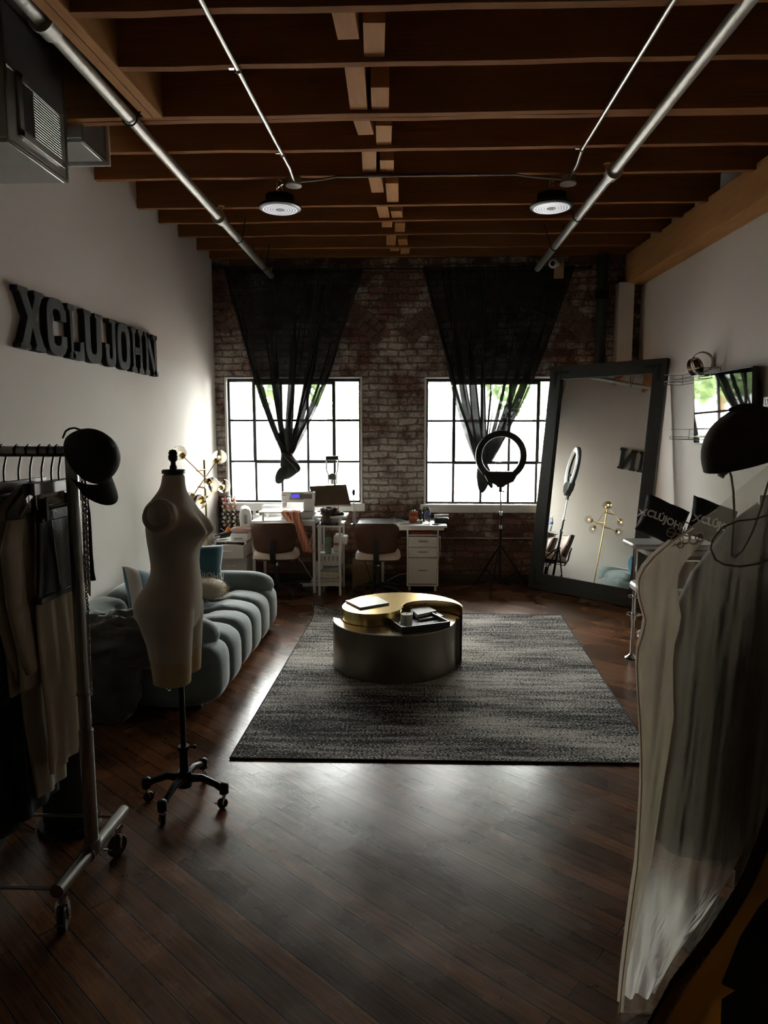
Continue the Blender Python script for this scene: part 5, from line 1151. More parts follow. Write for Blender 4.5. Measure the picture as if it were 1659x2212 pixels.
b = MB(); b.tube([RC_ + Vector((0, 0, -.16)), RC_ + Vector((0, .02, -.13)), RC_ + Vector((-.01, .02, -.09))], .0045, 6); b.box(-.035, .035, -.012, .012, -.012, .012, Tr(RC_.x - .02, RC_.y + .02, RC_.z - .075)); b.build('phone_clamp', MT['black'], t, bev=.003)
b = MB(); b.tube([RC_ + Vector((0, 0, -.30)), RC_ + Vector((0, 0, -.37))], .016, 12); b.tube([RC_ + Vector((-.03, 0, -.318)), RC_ + Vector((.0, 0, -.318))], .004, 6); b.tube([RC_ + Vector((0, 0, -.362)), RC_ + Vector((.035, 0, -.366))], .005, 6); b.ell(RC_ + Vector((-.03, 0, -.318)), .007, .007, .007); b.ell(RC_ + Vector((.037, 0, -.366)), .008, .006, .009); b.build('tilt_head', MT['blackmetal'], t)
sx_ = .945
for z0, z1, r, m in ((.84, 1.09, .0075, 'steel'), (.70, .85, .0105, 'blackmetal'), (.10, .71, .0135, 'blackmetal')): MB().cyl((sx_, 7.10, z0), (sx_ - .008 if z1 > 1 else sx_, 7.10, z1), r, n=12).build('pole_section', MT[m], t)
for z in (.845, .705, .50):
    b = MB(); b.cyl((sx_, 7.10, z - .018), (sx_, 7.10, z + .018), .018, n=12); b.tube([(sx_, 7.10, z), (sx_ + .04, 7.08, z + .004)], .005, 6); b.build('pole_clamp', MT['chrome'] if z > .6 else MT['blackmetal'], t)
b = MB(); b.cyl((sx_, 7.10, .10), (sx_, 7.10, .125), .018, n=12); b.build('brace_collar', MT['blackmetal'], t)
for f in (onz(1027, 1262), onz(1058, 1290), onz(1141, 1272)):
    d = Vector((f.x - sx_, f.y - 7.10, 0)); top = Vector((sx_, 7.10, .49)) + d.normalized() * .02
    b = MB(); b.tube([top, Vector((f.x, f.y, .006))], .008, 8); mid = top.lerp(Vector((f.x, f.y, .006)), .58); b.tube([mid, Vector((sx_, 7.10, .115)) + d.normalized() * .015], .0055, 6); b.ell((f.x, f.y, .010), .010, .010, .010); b.build('tripod_leg', MT['blackmetal'], t)
# ------------------------------------------------------------ globe floor lamp
LXp, LYp = -1.785, 5.93
t = thing('globe_floor_lamp', 'brass floor lamp with six smoked glass globes beside the white wall', 'floor lamp', (LXp, LYp, 0))
MB().lathe([(.11, 0), (.11, .012), (.02, .02)], (LXp, LYp, 0), n=32).build('lamp_base', MT['brass'], t)
MB().cyl((LXp, LYp, .018), (LXp - .012, LYp, 1.445), .009, n=12).build('pole', MT['brass'], t)
MT['smoke'] = mat('smoked_globe_glass', (.80, .77, .70), .02, var=.02, Transmission_Weight=1.0, IOR=1.12)
MT['filament'] = mat('warm_filament', (1, .75, .4), .4, var=.02, emis=((1.0, .66, .30), 2.5))
def gpos(x, y, Y): return ony(x, y, Y)
arms = [((388, 978, 5.90), (458, 1047, 5.72), 1.36), ((474, 987, 5.96), (412, 1078, 6.05), 1.20), ((430, 1084, 5.70), (483, 1050, 6.20), 1.13)]
for (a, c, zc) in arms:
    A, C = gpos(*a), gpos(*c)
    # arms ride on short stubs clamped to the pole
    d = (C - A); k = ((zc - A.z) / d.z) if abs(d.z) > .02 else .5; k = min(.8, max(.2, k)); mid = A + d * k; pp = Vector((LXp - .011, LYp, mid.z))
    b = MB(); b.tube([A, C], .0045, 8); ar = b.build('arm', MT['brass'], t)
    b = MB(); b.tube([pp + (pp - mid).normalized() * .03, mid + (mid - pp).normalized() * .012], .008, 8); b.build('arm_clamp', MT['brass'], ar)
    for G, o in ((A, C), (C, A)):
        u = (o - G).normalized(); r = .062
        MB().ell(G, r, r, r, 1, 28, 18).build('glass_globe', MT['smoke'], t, smooth=180)
        b = MB(); q = u.to_track_quat('Z', 'Y').to_matrix().to_4x4(); b.lathe([(.004, .062), (.024, .058), (.024, .03), (.018, .022), (.004, .02)], G, q, 14); b.build('socket_cup', MT['brass'], ar)
        MB().ell(G + u * .002, .012, .012, .012, 1, 10, 8).build('bulb', MT['filament'], t)
# ------------------------------------------------------------ television and wire shelves
t = thing('wall_television', 'flat black television on the white wall reflecting the window', 'television', (2.40, 5.375, 1.585))
y0, y1, z0, z1 = 4.925, 5.83, 1.588, 2.148
TVM = Tr(2.40, 5.375, 1.868) @ Rz(math.radians(2.4)) @ Ry(math.radians(-2.6)) @ Tr(-2.40, -5.375, -1.868)
MB().box(2.366, 2.40, y0, y1, z0, z1, TVM).build('tv_body', MT['black'], t, bev=.004)
MB().box(2.3635, 2.3655, y0 + .008, y1 - .008, z0 + .014, z1 - .008, TVM).build('screen', mat('glossy_dark_screen', (.006, .007, .008), .025, var=.1, IOR=1.75), t, smooth=0)
MB().box(2.401, 2.44, y0 + .03, y1 - .12, z0 + .04, z1 - .10, TVM).build('tv_back', MT['black'], t, bev=.006)
MB().box(2.441, 2.462, 5.2, 5.6, 1.75, 1.98).build('wall_mount', MT['blackmetal'], t)
MT['wire'] = mat('dark_brass_wire', (.05, .04, .025), .35, .8, var=.2)
def shelf(ya, yb, z, label):
    t = thing('wire_shelf', label, 'shelf', (2.38, (ya + yb) / 2, z), group='wire shelves on the white wall'); x0, x1 = 2.29, 2.455; b = MB()
    for zz in (z, z + .022): b.tube([(x0, ya, zz), (x1, ya, zz), (x1, yb, zz), (x0, yb, zz)], .0028, 6, closed=True)
    for x, y in ((x0, ya), (x1, ya), (x1, yb), (x0, yb)): b.tube([(x, y, z), (x, y, z + .022)], .0028, 6)
    b.build('shelf_frame', MT['wire'], t)
    b = MB(); b.tube([(x0, ya, z + .085), (x1, ya, z + .085), (x1, yb, z + .085), (x0, yb, z + .085)], .0026, 6, closed=True)
    for x, y in ((x1, ya), (x1, yb)): b.tube([(x, y, z + .02), (x, y, z + .085)], .0026, 6)
    b.build('guard_rail', MT['wire'], t)
    MB().box(x0 + .003, x1 - .003, ya + .003, yb - .003, z + .0255, z + .030).build('glass_plate', MT['glassclear'], t, smooth=0)
shelf(5.62, 6.38, 2.11, 'upper dark wire shelf holding the knot sculpture beside the television'); shelf(5.55, 6.17, 1.625, 'lower dark wire shelf partly behind the television')
# knot sculpture of metal ribbon loops
t = thing('knot_sculpture', 'dark metal ribbon knot sculpture on the upper wire shelf', 'sculpture', (2.37, 5.82, 2.141))
for (c, R, M) in (((2.37, 5.90, 2.225), .075, Rz(.5) @ Rx(1.35)), ((2.37, 5.77, 2.25), .082, Rz(-.4) @ Rx(1.5) @ Ry(.3)), ((2.37, 5.84, 2.215), .07, Rz(1.2) @ Rx(1.15))):
    b = MB(); n = 48; prf = [(-.003, -.019), (.003, -.019), (.003, .019), (-.003, .019)]
    rg = [[b.v(Vector(c) + M @ Vector(((R + a) * math.cos(2 * PI * i / n), (R + a) * 1.0 * math.sin(2 * PI * i / n), z))) for a, z in prf] for i in range(n)]
    for i in range(n):
        A, B = rg[i], rg[(i + 1) % n]
        for k in range(4): b.f([A[k], A[(k + 1) % 4], B[(k + 1) % 4], B[k]])
    b.build('ribbon_loop', mat('aged_bronze', (.16, .12, .08), .28, 1.0, var=.3), t, smooth=40)
# small black and white object at the edge of the view
p = onx(1656, 868, 2.40); t = thing('wall_hook_plate', 'small black and white plaque on the white wall beyond the television', 'plaque', (2.43, p.y, p.z - .04))
MB().box(2.40, 2.46, p.y - .10, p.y + .045, p.z - .035, p.z + .035).build('plate', MT['black'], t, bev=.004)
b = MB()
for i in range(5): b.box(2.397, 2.3995, p.y - .09 + i * .026, p.y - .074 + i * .026, p.z - .02 + .006 * (i % 2), p.z + .022 - .008 * (i % 3))
b.build('white_marks', MT['white'], t)
MB().box(2.42, 2.46, p.y - .03, p.y + .0, p.z - .14, p.z - .036).build('stem', MT['black'], t)
# ------------------------------------------------------------ bar stools, bag cushions
MT['seatwhite'] = mat('white_vinyl', (.55, .54, .52), .3, var=.05)
def stool(x, y, label, back=False, rz=0, sz=.80):
    t = thing('bar_stool', label, 'bar stool', (x, y, 0), rz, group=None)
    MB().lathe([(.135, 0), (.14, .006), (.13, .016), (.05, .03), (.03, .045)], n=36).build('base_plate', MT['chrome'], t, local=True)
    MB().cyl((0, 0, .04), (0, 0, .42), .028, n=20).build('pole', MT['chrome'], t, local=True); MB().cyl((0, 0, .42), (0, 0, sz - .07), .02, n=20).build('piston', MT['chrome'], t, local=True)
    b = MB(); b.torus((.0, -.10, .28), .13, .010, None, 32, 8); b.cyl((0, 0, .265), (0, 0, .295), .034, n=16); b.build('foot_ring', MT['chrome'], t, local=True)
    b = MB(); b.prism(rrect(.40, .38, .09, 6), sz - .05, sz + .0); b.build('seat', MT['seatwhite'], t, local=True, bev=.015, smooth=60)
    b = MB(); b.prism(rrect(.2, .2, .04, 4), sz - .075, sz - .051); b.build('seat_plate', MT['black'], t, local=True)
    if back:
        b = MB()
        for s in (-1, 1): b.tube([(s * .18, .16, sz - .03), (s * .185, .185, sz + .16), (s * .185, .19, sz + .22)], .014, 8)
        b.tube([(-.185, .19, sz + .22), (.185, .19, sz + .22)], .014, 8); b.build('back_frame', mat('taupe_tube', (.16, .12, .11), .45, var=.1), t, local=True)
        b = MB(); b.box(-.17, .17, .178, .196, sz + .02, sz + .20); b.build('back_panel', mat('taupe_panel', (.30, .27, .24), .6, var=.1), t, local=True, bev=.004)
    return t
t = thing('bar_table', 'white topped bar table on chrome legs below the black cushions', 'table', (2.0, 5.3, 0))
b = MB(); b.prism(rrect(.82, .32, .06, 6, 2.03, 5.11), .845, .88); b.build('table_top', MT['seatwhite'], t, bev=.012)
b = MB(); b.prism(rrect(.66, .26, .06, 6, 2.06, 5.11), .79, .828); b.build('lower_shelf', MT['seatwhite'], t, bev=.008)
for x, y in ((1.672, 5.06), (2.36, 5.10)):
    b = MB(); b.cyl((x, y, .012), (x, y, .845), .013, n=16); b.cyl((x, y, .30), (x, y, .34), .017, n=16); lg = b.build('leg', MT['chrome'], t)
    MB().lathe([(.048, 0), (.05, .006), (.03, .016), (.016, .03)], (x, y, .001), n=24).build('foot_flange', MT['chrome'], lg)
b = MB(); b.tube([(1.672, 5.06, .33), (2.36, 5.10, .33)], .01, 8); b.lathe([(.05, 0), (.05, .008), (.02, .012)], (1.672, 5.06, .335), n=20); b.lathe([(.045, 0), (.045, .008), (.02, .012)], (1.672, 5.06, .47), n=20); b.build('foot_rail', MT['chrome'], t)
stool(1.73, 4.62, 'bar stool with a taupe tube back close behind the sheer gown', back=True, rz=PI, sz=.66)
MT['inkwhite'] = mat('white_print', (.75, .75, .73), .7)
MT['blackcanvas'] = mat('black_canvas', (.010, .011, .011), .85, var=.3, bump=.3, bscale=240)
pillow('black_cushion', 'black cushion with white lettering and a hanging loop nearer the floor mirror', (1.88, 5.13, 1.035), (-.62, .42, -.15), .34, .34, .13, MT['blackcanvas'], 'XCLÚJOHN', MT['inkwhite'], .085, -1, cat='cushion', grp='black lettered cushions', tz=-.03, tx=-.01, bold=.003)
pillow('black_cushion', 'black cushion with white lettering tucked behind the sheer gown', (2.22, 5.08, 1.03), (-.60, .36, -.10), .34, .34, .13, MT['blackcanvas'], 'XCLÚJOHN', MT['inkwhite'], .085, -1, cat='cushion', grp='black lettered cushions', tz=-.05, tx=.02, bold=.003)
# ------------------------------------------------------------ work tables along the brick wall
def table(x0, x1, y0, y1, z, label, legs, grp):
    t = thing('work_table', label, 'table', ((x0 + x1) / 2, (y0 + y1) / 2, 0), group=grp)
    MB().box(x0, x1, y0, y1, z - .022, z).build('table_top', MT['white'], t, bev=.003)
    b = MB(); b.box(x0 + .03, x1 - .03, y0 + .02, y0 + .045, z - .052, z - .0225); b.box(x0 + .03, x1 - .03, y1 - .045, y1 - .02, z - .052, z - .0225); b.build('apron', MT['white'], t, bev=.002)
    for x, y in legs: MB().box(x - .014, x + .014, y - .014, y + .014, 0, z - .0225).build('leg', MT['white'], t, bev=.002)
    return t
TA, TB = .765, .725
table(-1.655, -.965, 7.02, 7.60, TA, 'white work table carrying the sewing machine with the blue display', [(-1.635, 7.05), (-1.0, 7.05), (-1.635, 7.57), (-1.0, 7.57)], 'white work tables')
table(-.555, .385, 7.02, 7.60, TB, 'white work table with the water bottle and the drawer cabinet under it', [(-.535, 7.56), (-.30, 7.56)], 'white work tables')
# ------------------------------------------------------------ pedestal cabinet
t = thing('drawer_cabinet', 'white three drawer cabinet on casters under the work table', 'drawer cabinet', (.14, 7.3, 0)); x0, x1, y0, y1 = -.03, .305, 7.13, 7.55
b = MB(); b.box(x0, x0 + .016, y0, y1, .06, .698); b.box(x1 - .016, x1, y0, y1, .06, .698); b.box(x0, x1, y1 - .012, y1, .06, .698); b.box(x0 + .016, x1 - .016, y0 + .005, y1, .06, .078); b.box(x0 + .016, x1 - .016, y0 + .01, y1, .60, .612); b.build('carcass', MT['white'], t, bev=.002)
for z0, z1 in ((.485, .592), (.372, .478), (.088, .365)):
    d = MB().box(x0 + .018, x1 - .018, y0 - .012, y0 + .004, z0, z1).build('drawer', MT['white'], t, bev=.002)
    b = MB(); zh = z1 - .045 if z1 - z0 < .2 else z1 - .13; b.tube([(.095, y0 - .012, zh), (.095, y0 - .032, zh), (.185, y0 - .032, zh), (.185, y0 - .012, zh)], .0045, 6); b.build('handle', MT['steel'], d)
for x in (x0 + .03, x1 - .03):
    for y in (y0 + .04, y1 - .04):
        b = MB(); b.cyl((x - .012, y, .026), (x + .012, y, .026), .026, n=14); b.cyl((x, y, .045), (x, y, .06), .01, n=8); b.build('caster', MT['whiteplastic'], t)
b = MB(); b.box(.02, .25, 7.18, 7.4, .613, .635); tag(b.build('red_box', mat('red_card', (.35, .03, .03), .6), bev=.003), 'flat red box in the open slot above the cabinet drawers', 'box')
tag(MB().grid(lambda u, v: Vector((.322 + .012 * math.sin(v * 5), 7.18 + .14 * u, .58 - .26 * v * (1 - .25 * u) + .0 * u)), 6, 10) and None or (lambda b: (b.grid(lambda u, v: Vector((.318 + .010 * math.sin(v * 5 + u * 3), 7.16 + .14 * u, .58 - .26 * v * (1 - .3 * u))), 8, 12), b.build('hanging_cloth', MT['pillowwhite'], solid=.003, smooth=180))[1])(MB()), 'small white cloth hanging at the side of the drawer cabinet', 'cloth')
# ------------------------------------------------------------ fabric drawer unit
t = thing('fabric_drawer_unit', 'white fabric drawer unit with its top drawer pulled out beside the sofa arm', 'drawer unit', (-1.87, 7.1, 0)); x0, x1, y0, y1 = -2.035, -1.70, 6.98, 7.40
b = MB(); b.box(x0, x1, y0, y1, .545, .56)
for x in (x0, x1 - .018):
    for y in (y0, y1 - .018): b.box(x, x + .018, y, y + .018, 0, .545)
b.build('unit_frame', MT['white'], t, bev=.002)
MT['greyfabric'] = mat('pale_grey_fabric', (.62, .60, .57), .9, var=.05, bump=.15, bscale=300)
for z0, z1, dy in ((.39, .53, -.10), (.20, .375, 0), (.02, .185, 0)):
    b = MB(); b.box(x0 + .002, x1 - .002, y0 + dy - .005, y0 + dy + .004, z0, z1); b.box(x0 + .002, x0 + .01, y0 + dy + .004, y1 - .03 + dy, z0, z1); b.box(x1 - .01, x1 - .002, y0 + dy + .004, y1 - .03 + dy, z0, z1); b.box(x0 + .01, x1 - .01, y0 + dy + .004, y1 - .03 + dy, z0, z0 + .008)
    d = b.build('drawer', MT['greyfabric'], t, bev=.003); zh = (z0 + z1) / 2 + .01; ym = y0 + dy - .005
    b = MB(); b.tube([(-1.915, ym, zh - .005), (-1.91, ym - .018, zh), (-1.825, ym - .018, zh), (-1.82, ym, zh - .005)], .006, 6); b.build('handle', MT['whiteplastic'], d)
b = MB(); lump(b, (-1.87, 7.0, .50), .12, .07, .022, 3, .2, 24, 14); tag(b.build('drawer_scraps', MT['pillowwhite'], smooth=180), 'pale fabric scraps peeking out of the pulled out drawer', 'fabric')
t = thing('white_tray', 'white plastic sewing machine tray on the fabric drawer unit', 'tray', (-1.775, 7.07, .561)); b = MB(); b.prism(rrect(.19, .16, .03, 5, -1.775, 7.075), .561, .635); b.build('tray_body', MT['whiteplastic'], t, bev=.01)
MB().box(-1.83, -1.74, 6.992, 6.996, .575, .590).build('tray_slot', MT['greyplastic'], t)
b = MB(); lump(b, (-1.775, 7.07, .665), .10, .075, .028, 9, .32, 40, 24, 2.0); tag(b.build('pink_cloth', mat('pale_pink_cotton', (.60, .40, .36), .9, var=.15, bump=.3, bscale=60), smooth=180), 'crumpled pale pink cloth on the white tray', 'cloth')
t = thing('heat_gun', 'black and orange heat gun lying on the fabric drawer unit', 'heat gun', (-1.96, 7.1, .561)); b = MB(); b.tube([(-2.0, 7.05, .60), (-1.955, 7.09, .605), (-1.92, 7.13, .61)], [.028, .034, .03], 14); b.build('gun_body', MT['black'], t)
MB().tube([(-2.045, 7.01, .595), (-2.0, 7.05, .60)], [.018, .02], 12).build('nozzle', MT['chrome'], t); MB().tube([(-1.945, 7.10, .605), (-1.93, 7.14, .66), (-1.92, 7.15, .68)], [.022, .020, .018], 10).build('grip', mat('orange_plastic', (.7, .22, .03), .5), t)
b = MB(); b.tube([(-1.92, 7.15, .68), (-1.94, 7.2, .72), (-2.02, 7.22, .73), (-2.03, 7.2, .66), (-1.97, 7.19, .62), (-1.94, 7.2, .68), (-2.0, 7.24, .72)], .005, 6); b.build('cord', MT['black'], t)
# ------------------------------------------------------------ small white sewing machine beside the table
def machine_small():
    t = thing('small_sewing_machine', 'small white sewing machine standing behind the pink cloth beside the thread rack', 'sewing machine', (-1.75, 7.3, .561), .0)
    b = MB(); b.prism(rrect(.15, .30, .03, 5, -1.775, 7.245), .561, .64); b.build('machine_base', MT['whiteplastic'], t, bev=.006)
    b = MB(); b.prism([(-.055, -.09), (.055, -.09), (.068, .02), (.05, .10), (.0, .118), (-.045, .105), (-.065, .02)], -.16, .14, Tr(-1.765, 7.24, .77) @ Rz(.25) @ Rx(PI / 2)); b.build('machine_head', MT['whiteplastic'], t, bev=.018, smooth=60)
    b = MB(); b.prism(rrect(.035, .10, .012, 4), 0, .006, Tr(-1.765, 7.24, .77) @ Rz(.25) @ Rx(PI / 2) @ Tr(0, .0, .142)); b.build('face_slot', MT['greyplastic'], t)
    b = MB(); b.prism(rrect(.05, .05, .008, 3), 0, .006, Tr(-1.70, 7.30, .80) @ Rz(1.2) @ Rx(PI / 2) @ Tr(0, .02, .02)); b.build('control_panel', MT['greyplastic'], t)
    b = MB(); b.box(-1.70, -1.64, 7.30, 7.40, .64, .80); b.build('machine_column', MT['whiteplastic'], t, bev=.012)
    b = MB(); b.tube([(-1.775, 7.13, .70), (-1.775, 7.13, .645)], .004, 6); b.build('needle_bar', MT['chrome'], t)
machine_small()
# ------------------------------------------------------------ thread rack
t = thing('thread_rack', 'wall rack of coloured thread spools in the corner by the window', 'thread rack', (-2.03, 7.62, .64)); b = MB()
for x in (-2.085, -2.03, -1.975): b.box(x - .006, x + .006, 7.635, 7.645, .62, .97)
b.build('rack_rail', MT['white'], t)
cols = ['C8321E', 'D9CFC0', 'D8452A', 'B4566A', 'B9B4AE', 'D6D0C4', '7E1E1C', 'D87A1E', 'D9653A', 'E0A020', 'C9BBA8', '8A8478', '4E6E66', '5A5048', '8E1F24', 'C8C0B4', '6A4A2C', '9A948A', '3A4A44', 'B8862A', '70685E', 'C04A34', '584238', 'A8A29A']
spn = None; pegs = MB()
names = ['red', 'cream', 'scarlet', 'rose', 'grey', 'ivory', 'dark red', 'orange', 'coral', 'amber', 'sand', 'taupe', 'teal green', 'brown', 'crimson', 'bone', 'tan brown', 'stone grey', 'forest green', 'mustard', 'olive grey', 'brick red', 'chocolate', 'silver grey']
wh = ['top', 'second', 'third', 'fourth', 'fifth', 'sixth', 'seventh', 'bottom']; cn = ['wall side', 'middle', 'machine side']
MT['spoolend'] = mat('spool_end_plastic', (.78, .76, .72), .5, var=.03)
for r in range(8):
    for c in range(3):
        i = r * 3 + c; x = -2.09 + .058 * c + (.012 if r % 2 else 0); z = .935 - .042 * r; y = 7.575
        pegs.tube([(x, 7.645, z), (x, 7.50, z + .02)], .003, 6)
        s = thing('thread_spool', '%s thread spool in the %s row, %s column of the thread rack' % (names[i], wh[r], cn[c]), 'thread spool', (x, y, z - .02), group='thread spools on the corner rack')
        M = Rx(PI / 2 - .13); m = mat('thread_' + names[i].replace(' ', '_'), cols[i], .7, var=.15, scale=90)
        b = MB(); b.lathe([(.006, -.03), (.017, -.028), (.0185, 0), (.017, .028), (.006, .03)], (0, 0, .02), M, 14); b.build('thread', m, s, local=True)
        MB().lathe([(.004, .0305), (.0125, .0305), (.012, .036), (.004, .036)], (0, 0, .02), M, 14).build('spool_end', MT['spoolend'], s, local=True); MB().lathe([(.004, -.036), (.012, -.036), (.0125, -.0305), (.004, -.0305)], (0, 0, .02), M, 14).build('spool_end', MT['spoolend'], s, local=True)
pegs.build('peg', MT['white'], t)
tag(MB().tube([(-2.11, 7.5, .66), (-2.135, 7.48, .80), (-2.12, 7.47, .93), (-2.05, 7.46, .985), (-1.97, 7.47, .97)], .0035, 6).build('looped_cable', MT['black']), 'thin black cable looped beside the thread rack', 'cable')
# ------------------------------------------------------------ sewing machine with display
sa, sb_ = ony(610, 1135, 7.28), ony(668, 1135, 7.28)
t = thing('sewing_machine', 'white computer sewing machine with a blue display on the work table', 'sewing machine', ((sa.x + sb_.x) / 2, 7.28, TA)); x0, x1 = sa.x, -1.01; zt = TA + .285
MB().prism(rrect(x1 - x0 + .02, .17, .03, 5, (x0 + x1) / 2, 7.30), TA + .001, TA + .075).build('machine_bed', MT['whiteplastic'], t, bev=.008)
b = MB(); b.prism(rrect(.13, zt - TA - .076, .02, 5, x1 - .065, (TA + .076 + zt) / 2), -.075, .075, Matrix(((1, 0, 0, 0), (0, 0, -1, 7.30), (0, 1, 0, 0), (0, 0, 0, 1)))); b.build('machine_column', MT['whiteplastic'], t, bev=.012)
b = MB(); b.prism(rrect(x1 - x0, .115, .02, 5, (x0 + x1) / 2, zt - .0575), -.07, .07, Matrix(((1, 0, 0, 0), (0, 0, -1, 7.30), (0, 1, 0, 0), (0, 0, 0, 1)))); b.build('machine_arm', MT['whiteplastic'], t, bev=.012)
b = MB(); b.prism([(x0 + .085, zt - .082), (x1 - .02, zt - .082), (x1 - .02, zt - .012), (x0 + .11, zt - .012)], -.003, .0, Matrix(((1, 0, 0, 0), (0, 0, 1, 7.229), (0, 1, 0, 0), (0, 0, 0, 1)))); b.build('control_panel', MT['greyplastic'], t)
MB().box(x0 + .115, x0 + .195, 7.222, 7.2255, zt - .058, zt - .026).build('display', mat('blue_display', (.08, .06, .5), .2, var=.05, emis=('5A4CE0', .8)), t)
MB().box(x0 + .205, x1 - .03, 7.2235, 7.2258, zt - .072, zt - .022).build('button_field', mat('button_grey', (.16, .15, .15), .5, var=.5, scale=150), t)
MB().box(x0 + .012, x0 + .055, 7.2275, 7.2295, zt - .04, zt - .034).build('red_mark', mat('red_badge', (.5, .04, .03), .5), t)
b = MB(); b.box(x0 + .01, x0 + .06, 7.24, 7.30, zt - .165, zt - .116); b.box(x0 + .028, x0 + .034, 7.26, 7.268, TA + .08, zt - .166); b.build('needle_head', mat('beige_plastic', (.55, .48, .42), .4), t, bev=.004)
b = MB(); b.box(x0 + .01, x0 + .055, 7.24, 7.30, TA + .077, TA + .082); b.build('presser_foot', MT['chrome'], t)
b = MB(); b.tube([(x0 + .2, 7.30, zt), (x0 + .2, 7.30, zt + .02), (x0 + .25, 7.30, zt + .022)], .003, 6); b.cyl((x0 + .03, 7.31, zt), (x0 + .03, 7.31, zt + .018), .004, n=6); b.build('spool_pin', MT['greyplastic'], t)
t = thing('extension_table', 'white sewing extension table in front of the sewing machine bed', 'extension table', (-1.42, 7.22, TA)); b = MB(); b.prism(rrect(.46, .30, .03, 5, -1.345, 7.15), TA + .085, TA + .097); b.build('table_top', MT['whiteplastic'], t, bev=.003)
for x, y in ((-1.53, 7.04), (-1.53, 7.26), (-1.15, 7.04)): MB().cyl((x, y, TA + .001), (x, y, TA + .0845), .012, n=10).build('leg', MT['whiteplastic'], t)
t = thing('white_device', 'low white box device under the window behind the extension table', 'device', (-1.53, 7.5, TA)); MB().box(-1.63, -1.42, 7.44, 7.58, TA + .001, TA + .115).build('device_body', MT['whiteplastic'], t, bev=.008); MB().box(-1.58, -1.47, 7.437, 7.4395, TA + .045, TA + .07).build('device_slot', MT['greyplastic'], t)
def stripes():
    m, nt, N, L, b = nodes('striped_cotton'); tc = N.new('ShaderNodeTexCoord'); w = N.new('ShaderNodeTexWave'); w.inputs['Scale'].default_value = 9; L.new(tc.outputs['Object'], w.inputs['Vector'])
    r = N.new('ShaderNodeValToRGB'); r.color_ramp.interpolation = 'CONSTANT'; e = r.color_ramp.elements; e[0].color = (.50, .17, .09, 1); e[1].position = .45; e[1].color = (.62, .42, .34, 1); x = e.new(.75); x.color = (.55, .25, .15, 1)
    L.new(w.outputs['Fac'], r.inputs[0]); L.new(r.outputs[0], b.inputs['Base Color']); b.inputs['Roughness'].default_value = .9; return m
b = MB()
def sg(u, v):
    x = -1.33 + .19 * u + .055 * v * v * u + .05 * max(0, v - .5); f = .010 * math.sin(u * 18 + v)
    if v < .3: return Vector((x, 7.14 - .135 * v / .3 * 1.0 - .006, TA + .101 + .004 * math.sin(u * 14)))
    k = (v - .3) / .7; return Vector((x + (.07 * k * (.6 + .4 * u)), 6.99 - .012 + f, TA + .098 - (.42 if u > .6 else .10 + .32 * max(0, (u - .35) / .25)) * k))
b.grid(sg, 30, 30); tag(b.build('striped_cloth', stripes(), smooth=180, solid=.002), 'orange and cream striped cloth hanging off the extension table', 'cloth')
# ------------------------------------------------------------ rolling cart with heat press
t = thing('white_cart', 'narrow white metal shelf cart between the two office chairs', 'cart', (-.83, 7.1, 0)); cx0, cx1, cy0, cy1 = -.945, -.705, 6.93, 7.35
for x in (cx0 + .012, cx1 - .012):
    for y in (cy0 + .012, cy1 - .012): MB().box(x - .011, x + .011, y - .011, y + .011, 0, .715).build('leg', MT['white'], t, bev=.001)
for z in (.10, .415, .716): MB().box(cx0 - (.012 if z > .7 else 0), cx1 + (.012 if z > .7 else 0), cy0 - (.01 if z > .7 else 0), cy1, z, z + .014).build('shelf_board', MT['white'], t, bev=.002)
b = MB()
for z in (.14, .45): b.box(cx0, cx0 + .004, cy0 + .02, cy1 - .02, z, z + .025); b.box(cx1 - .004, cx1, cy0 + .02, cy1 - .02, z, z + .025)
b.build('side_rail', MT['white'], t)
t = thing('heat_press', 'open clamshell heat press with a brown sheet on its raised platen', 'heat press', (-.83, 7.15, .731))
b = MB(); b.box(-.92, -.73, 7.0, 7.28, .731, .80); b.build('press_base', MT['greyplastic'], t, bev=.006)
b = MB()
for x in (-.90, -.75): b.cyl((x, 6.96, .731), (x, 6.96, .76), .012, n=10)
b.box(-.86, -.80, 6.945, 6.965, .731, .745); b.build('press_feet', MT['black'], t)
MB().box(-1.0, -.655, 6.98, 7.32, .801, .822).build('lower_platen', MT['white'], t, bev=.004)
hp = [ony(x, y, Y) for x, y, Y in ((668, 1050, 7.40), (748, 1046, 7.40), (758, 1090, 7.22), (679, 1092, 7.22))]
n_ = (hp[1] - hp[0]).cross(hp[3] - hp[0]).normalized(); n_ = n_ if n_.y > 0 else -n_
b = MB(); v = [b.v(p) for p in hp] + [b.v(p + n_ * .035) for p in hp]
for f in ((0, 1, 2, 3), (7, 6, 5, 4), (0, 4, 5, 1), (1, 5, 6, 2), (2, 6, 7, 3), (3, 7, 4, 0)): b.f([v[i] for i in f])
b.build('upper_platen', mat('brown_heat_sheet', (.085, .05, .022), .45, var=.35, scale=8, bump=.35, bscale=25), t, bev=.004)
b = MB(); ha, hb_ = ony(705, 992, 7.42), ony(731, 992, 7.42)
b.tube([ony(717, 1046, 7.42), ony(717, 1035, 7.42)], .02, 8)
b.tube([ha, ony(705, 1015, 7.42), ony(709, 1024, 7.42), ony(710, 1046, 7.42)], .008, 8); b.tube([hb_, ony(729, 1015, 7.42), ony(726, 1024, 7.42), ony(727, 1046, 7.42)], .008, 8); b.build('handle_arm', MT['chrome'], t)
MB().cyl(ony(704, 990, 7.42), ony(731, 989, 7.42), .024, n=12).build('handle_grip', MT['black'], t)
b = MB(); b.grid(lambda u, v: ony(710 + 16 * u, 1026 + 9 * v - 4 * math.sin(u * PI) * (1 if v < .5 else -1), 7.425), 8, 4); b.build('handle_plate', MT['steel'], t, solid=.004)
